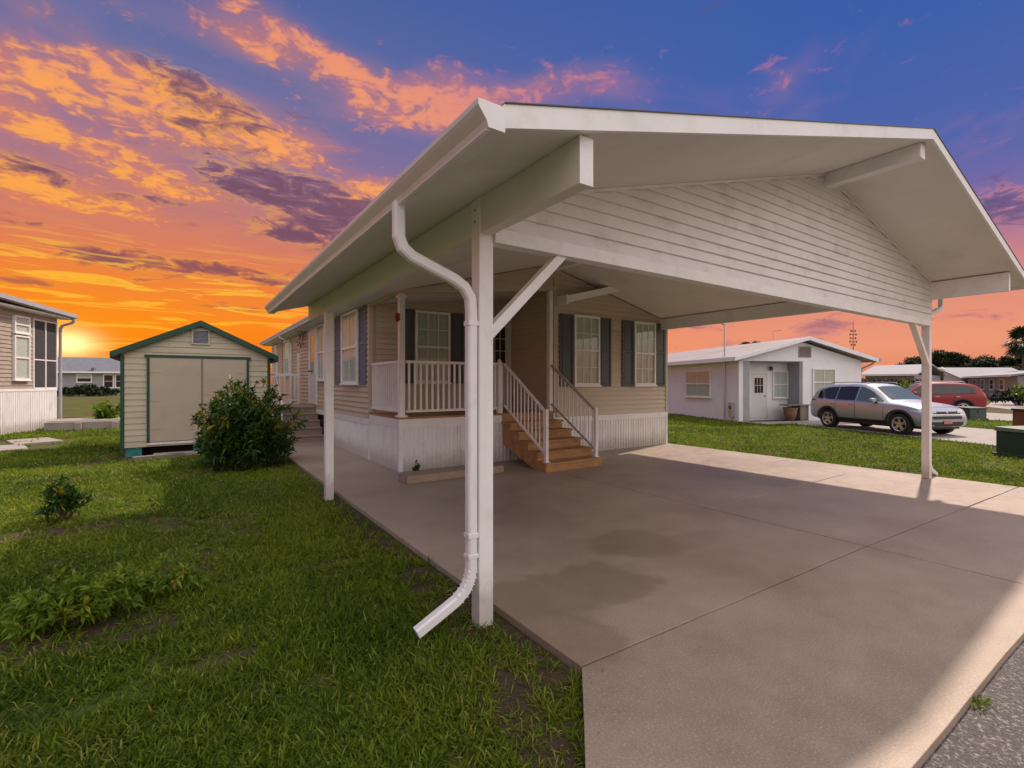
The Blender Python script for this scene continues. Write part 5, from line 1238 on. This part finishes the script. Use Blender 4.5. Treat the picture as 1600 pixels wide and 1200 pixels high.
# ------------------------------------------------------------------ far houses on the right
def far_home(label, px0, px1, d0, d1, depth, ez, pz, wallm, roofm, gable_front=False):
    a = far_px(px0, d0); b = far_px(px1, d1); dv = b - a; L = dv.length
    t = thing('distant_house', label, 'house', (a.x, a.y, 0), math.atan2(dv.y, dv.x), local=True)
    mb = MB(); mb.box(0, L, 0, depth, -.1, ez); add('wall', mb, wallm, t)
    if gable_front:
        mb = MB(); mb.prism([(0, ez + .001), (L, ez + .001), (L / 2, pz - .15)], 'xz', 0, depth); add('gable', mb, wallm, t)
        q = (pz - ez) / (L / 2)
        for s_ in (-1, 1):
            x0_ = L / 2; x1_ = L / 2 + s_ * (L / 2 + .5); z1_ = pz - q * (L / 2 + .5); mb = MB(); mb.prism([(x0_, pz), (x1_, z1_), (x1_, z1_ - .15), (x0_, pz - .15)], 'xz', -.5, depth + .5); add('roof', mb, roofm, t)
    else:
        mb = MB(); mb.prism([(-.6, ez - .05), (depth / 2, pz - .14), (depth + .6, ez - .05), (depth + .6, ez + .12), (depth / 2, pz), (-.6, ez + .12)], 'yz', -.5, L + .5); add('roof', mb, roofm, t)
        mb = MB(); mb.box(-.5, L + .5, -.66, -.61, ez - .08, ez + .13); add('fascia', mb, 'white_paint', t)
    Wf = Wall('y', 0.0)
    for i in range(max(1, int(L / 3.5))):
        u = 1.0 + i * 3.5
        if u + 1.5 < L: window(t, Wf, u, u + 1.4, .9, 2.1, cols=1, rows=1, fr=.09, d=.05, curtain=None)
    return t
far_home('distant house with a broad white metal roof beyond the hedge', 1352, 1428, 60, 56, 9, 2.6, 3.95, 'grey_wall', 'metal_roof')
far_home('distant white roofed house seen behind the red car', 1440, 1502, 68, 62, 9, 2.5, 3.75, 'nbr_white', 'metal_roof', True)
far_home('distant grey gabled house with a pale roof at the far pavement', 1497, 1590, 66, 46, 10, 2.35, 3.25, 'grey_wall', 'metal_roof')
p = far_px(1548, 52)

# antenna mast and far pavement
p = far_px(1333, 95); am = thing('antenna_mast', 'thin steel antenna mast with short crossarms behind the white house', 'mast', (p.x, p.y, LZ), NA, local=True)
mb = MB(); mb.tube([(0, 0, 0), (0, 0, 9), (0, 0, 14.0)], [.11, .08, .03], 6); add('pole', mb, 'dark_metal', am)
for z, w in ((11.9, .55), (11.2, .75), (10.5, .65), (9.8, .8), (9.2, .5)):
    mb = MB(); mb.box(-w, w, -.06, .06, z, z + .10); mb.box(-w, -w + .12, -.08, .08, z - .12, z + .25); mb.box(w - .12, w, -.08, .08, z - .12, z + .25); add('crossarm', mb, 'dark_metal', am)
p = far_px(1472, 50); lp = thing('lamp_post', 'short dark post with a white globe before the distant white roof', 'lamp post', (p.x, p.y, LZ), 0, local=True)
mb = MB(); mb.tube([(0, 0, 0), (0, 0, 2.9)], [.07, .05], 8); mb.box(-.12, .12, -.12, .12, 2.0, 2.9); add('pole', mb, 'dark_metal', lp)
mb = MB(); mb.lathe([(0, .08), (.1, .2), (.25, .22), (.40, .12), (.46, .001)], 'z', (0, 0, 2.9), 14); add('globe', mb, 'curtain_white', lp, smooth=True)
mb = MB(); a = [far_px(1540, 34), far_px(1640, 26), far_px(1700, 40), far_px(1560, 60)]; mb.prism([tuple(q[:2]) for q in a], 'xy', -.12, -.02); struct(add('far_pavement', mb, 'grey_concrete'))
for o in list(bpy.data.objects):
    if o.type == 'EMPTY': o.empty_display_size = .1
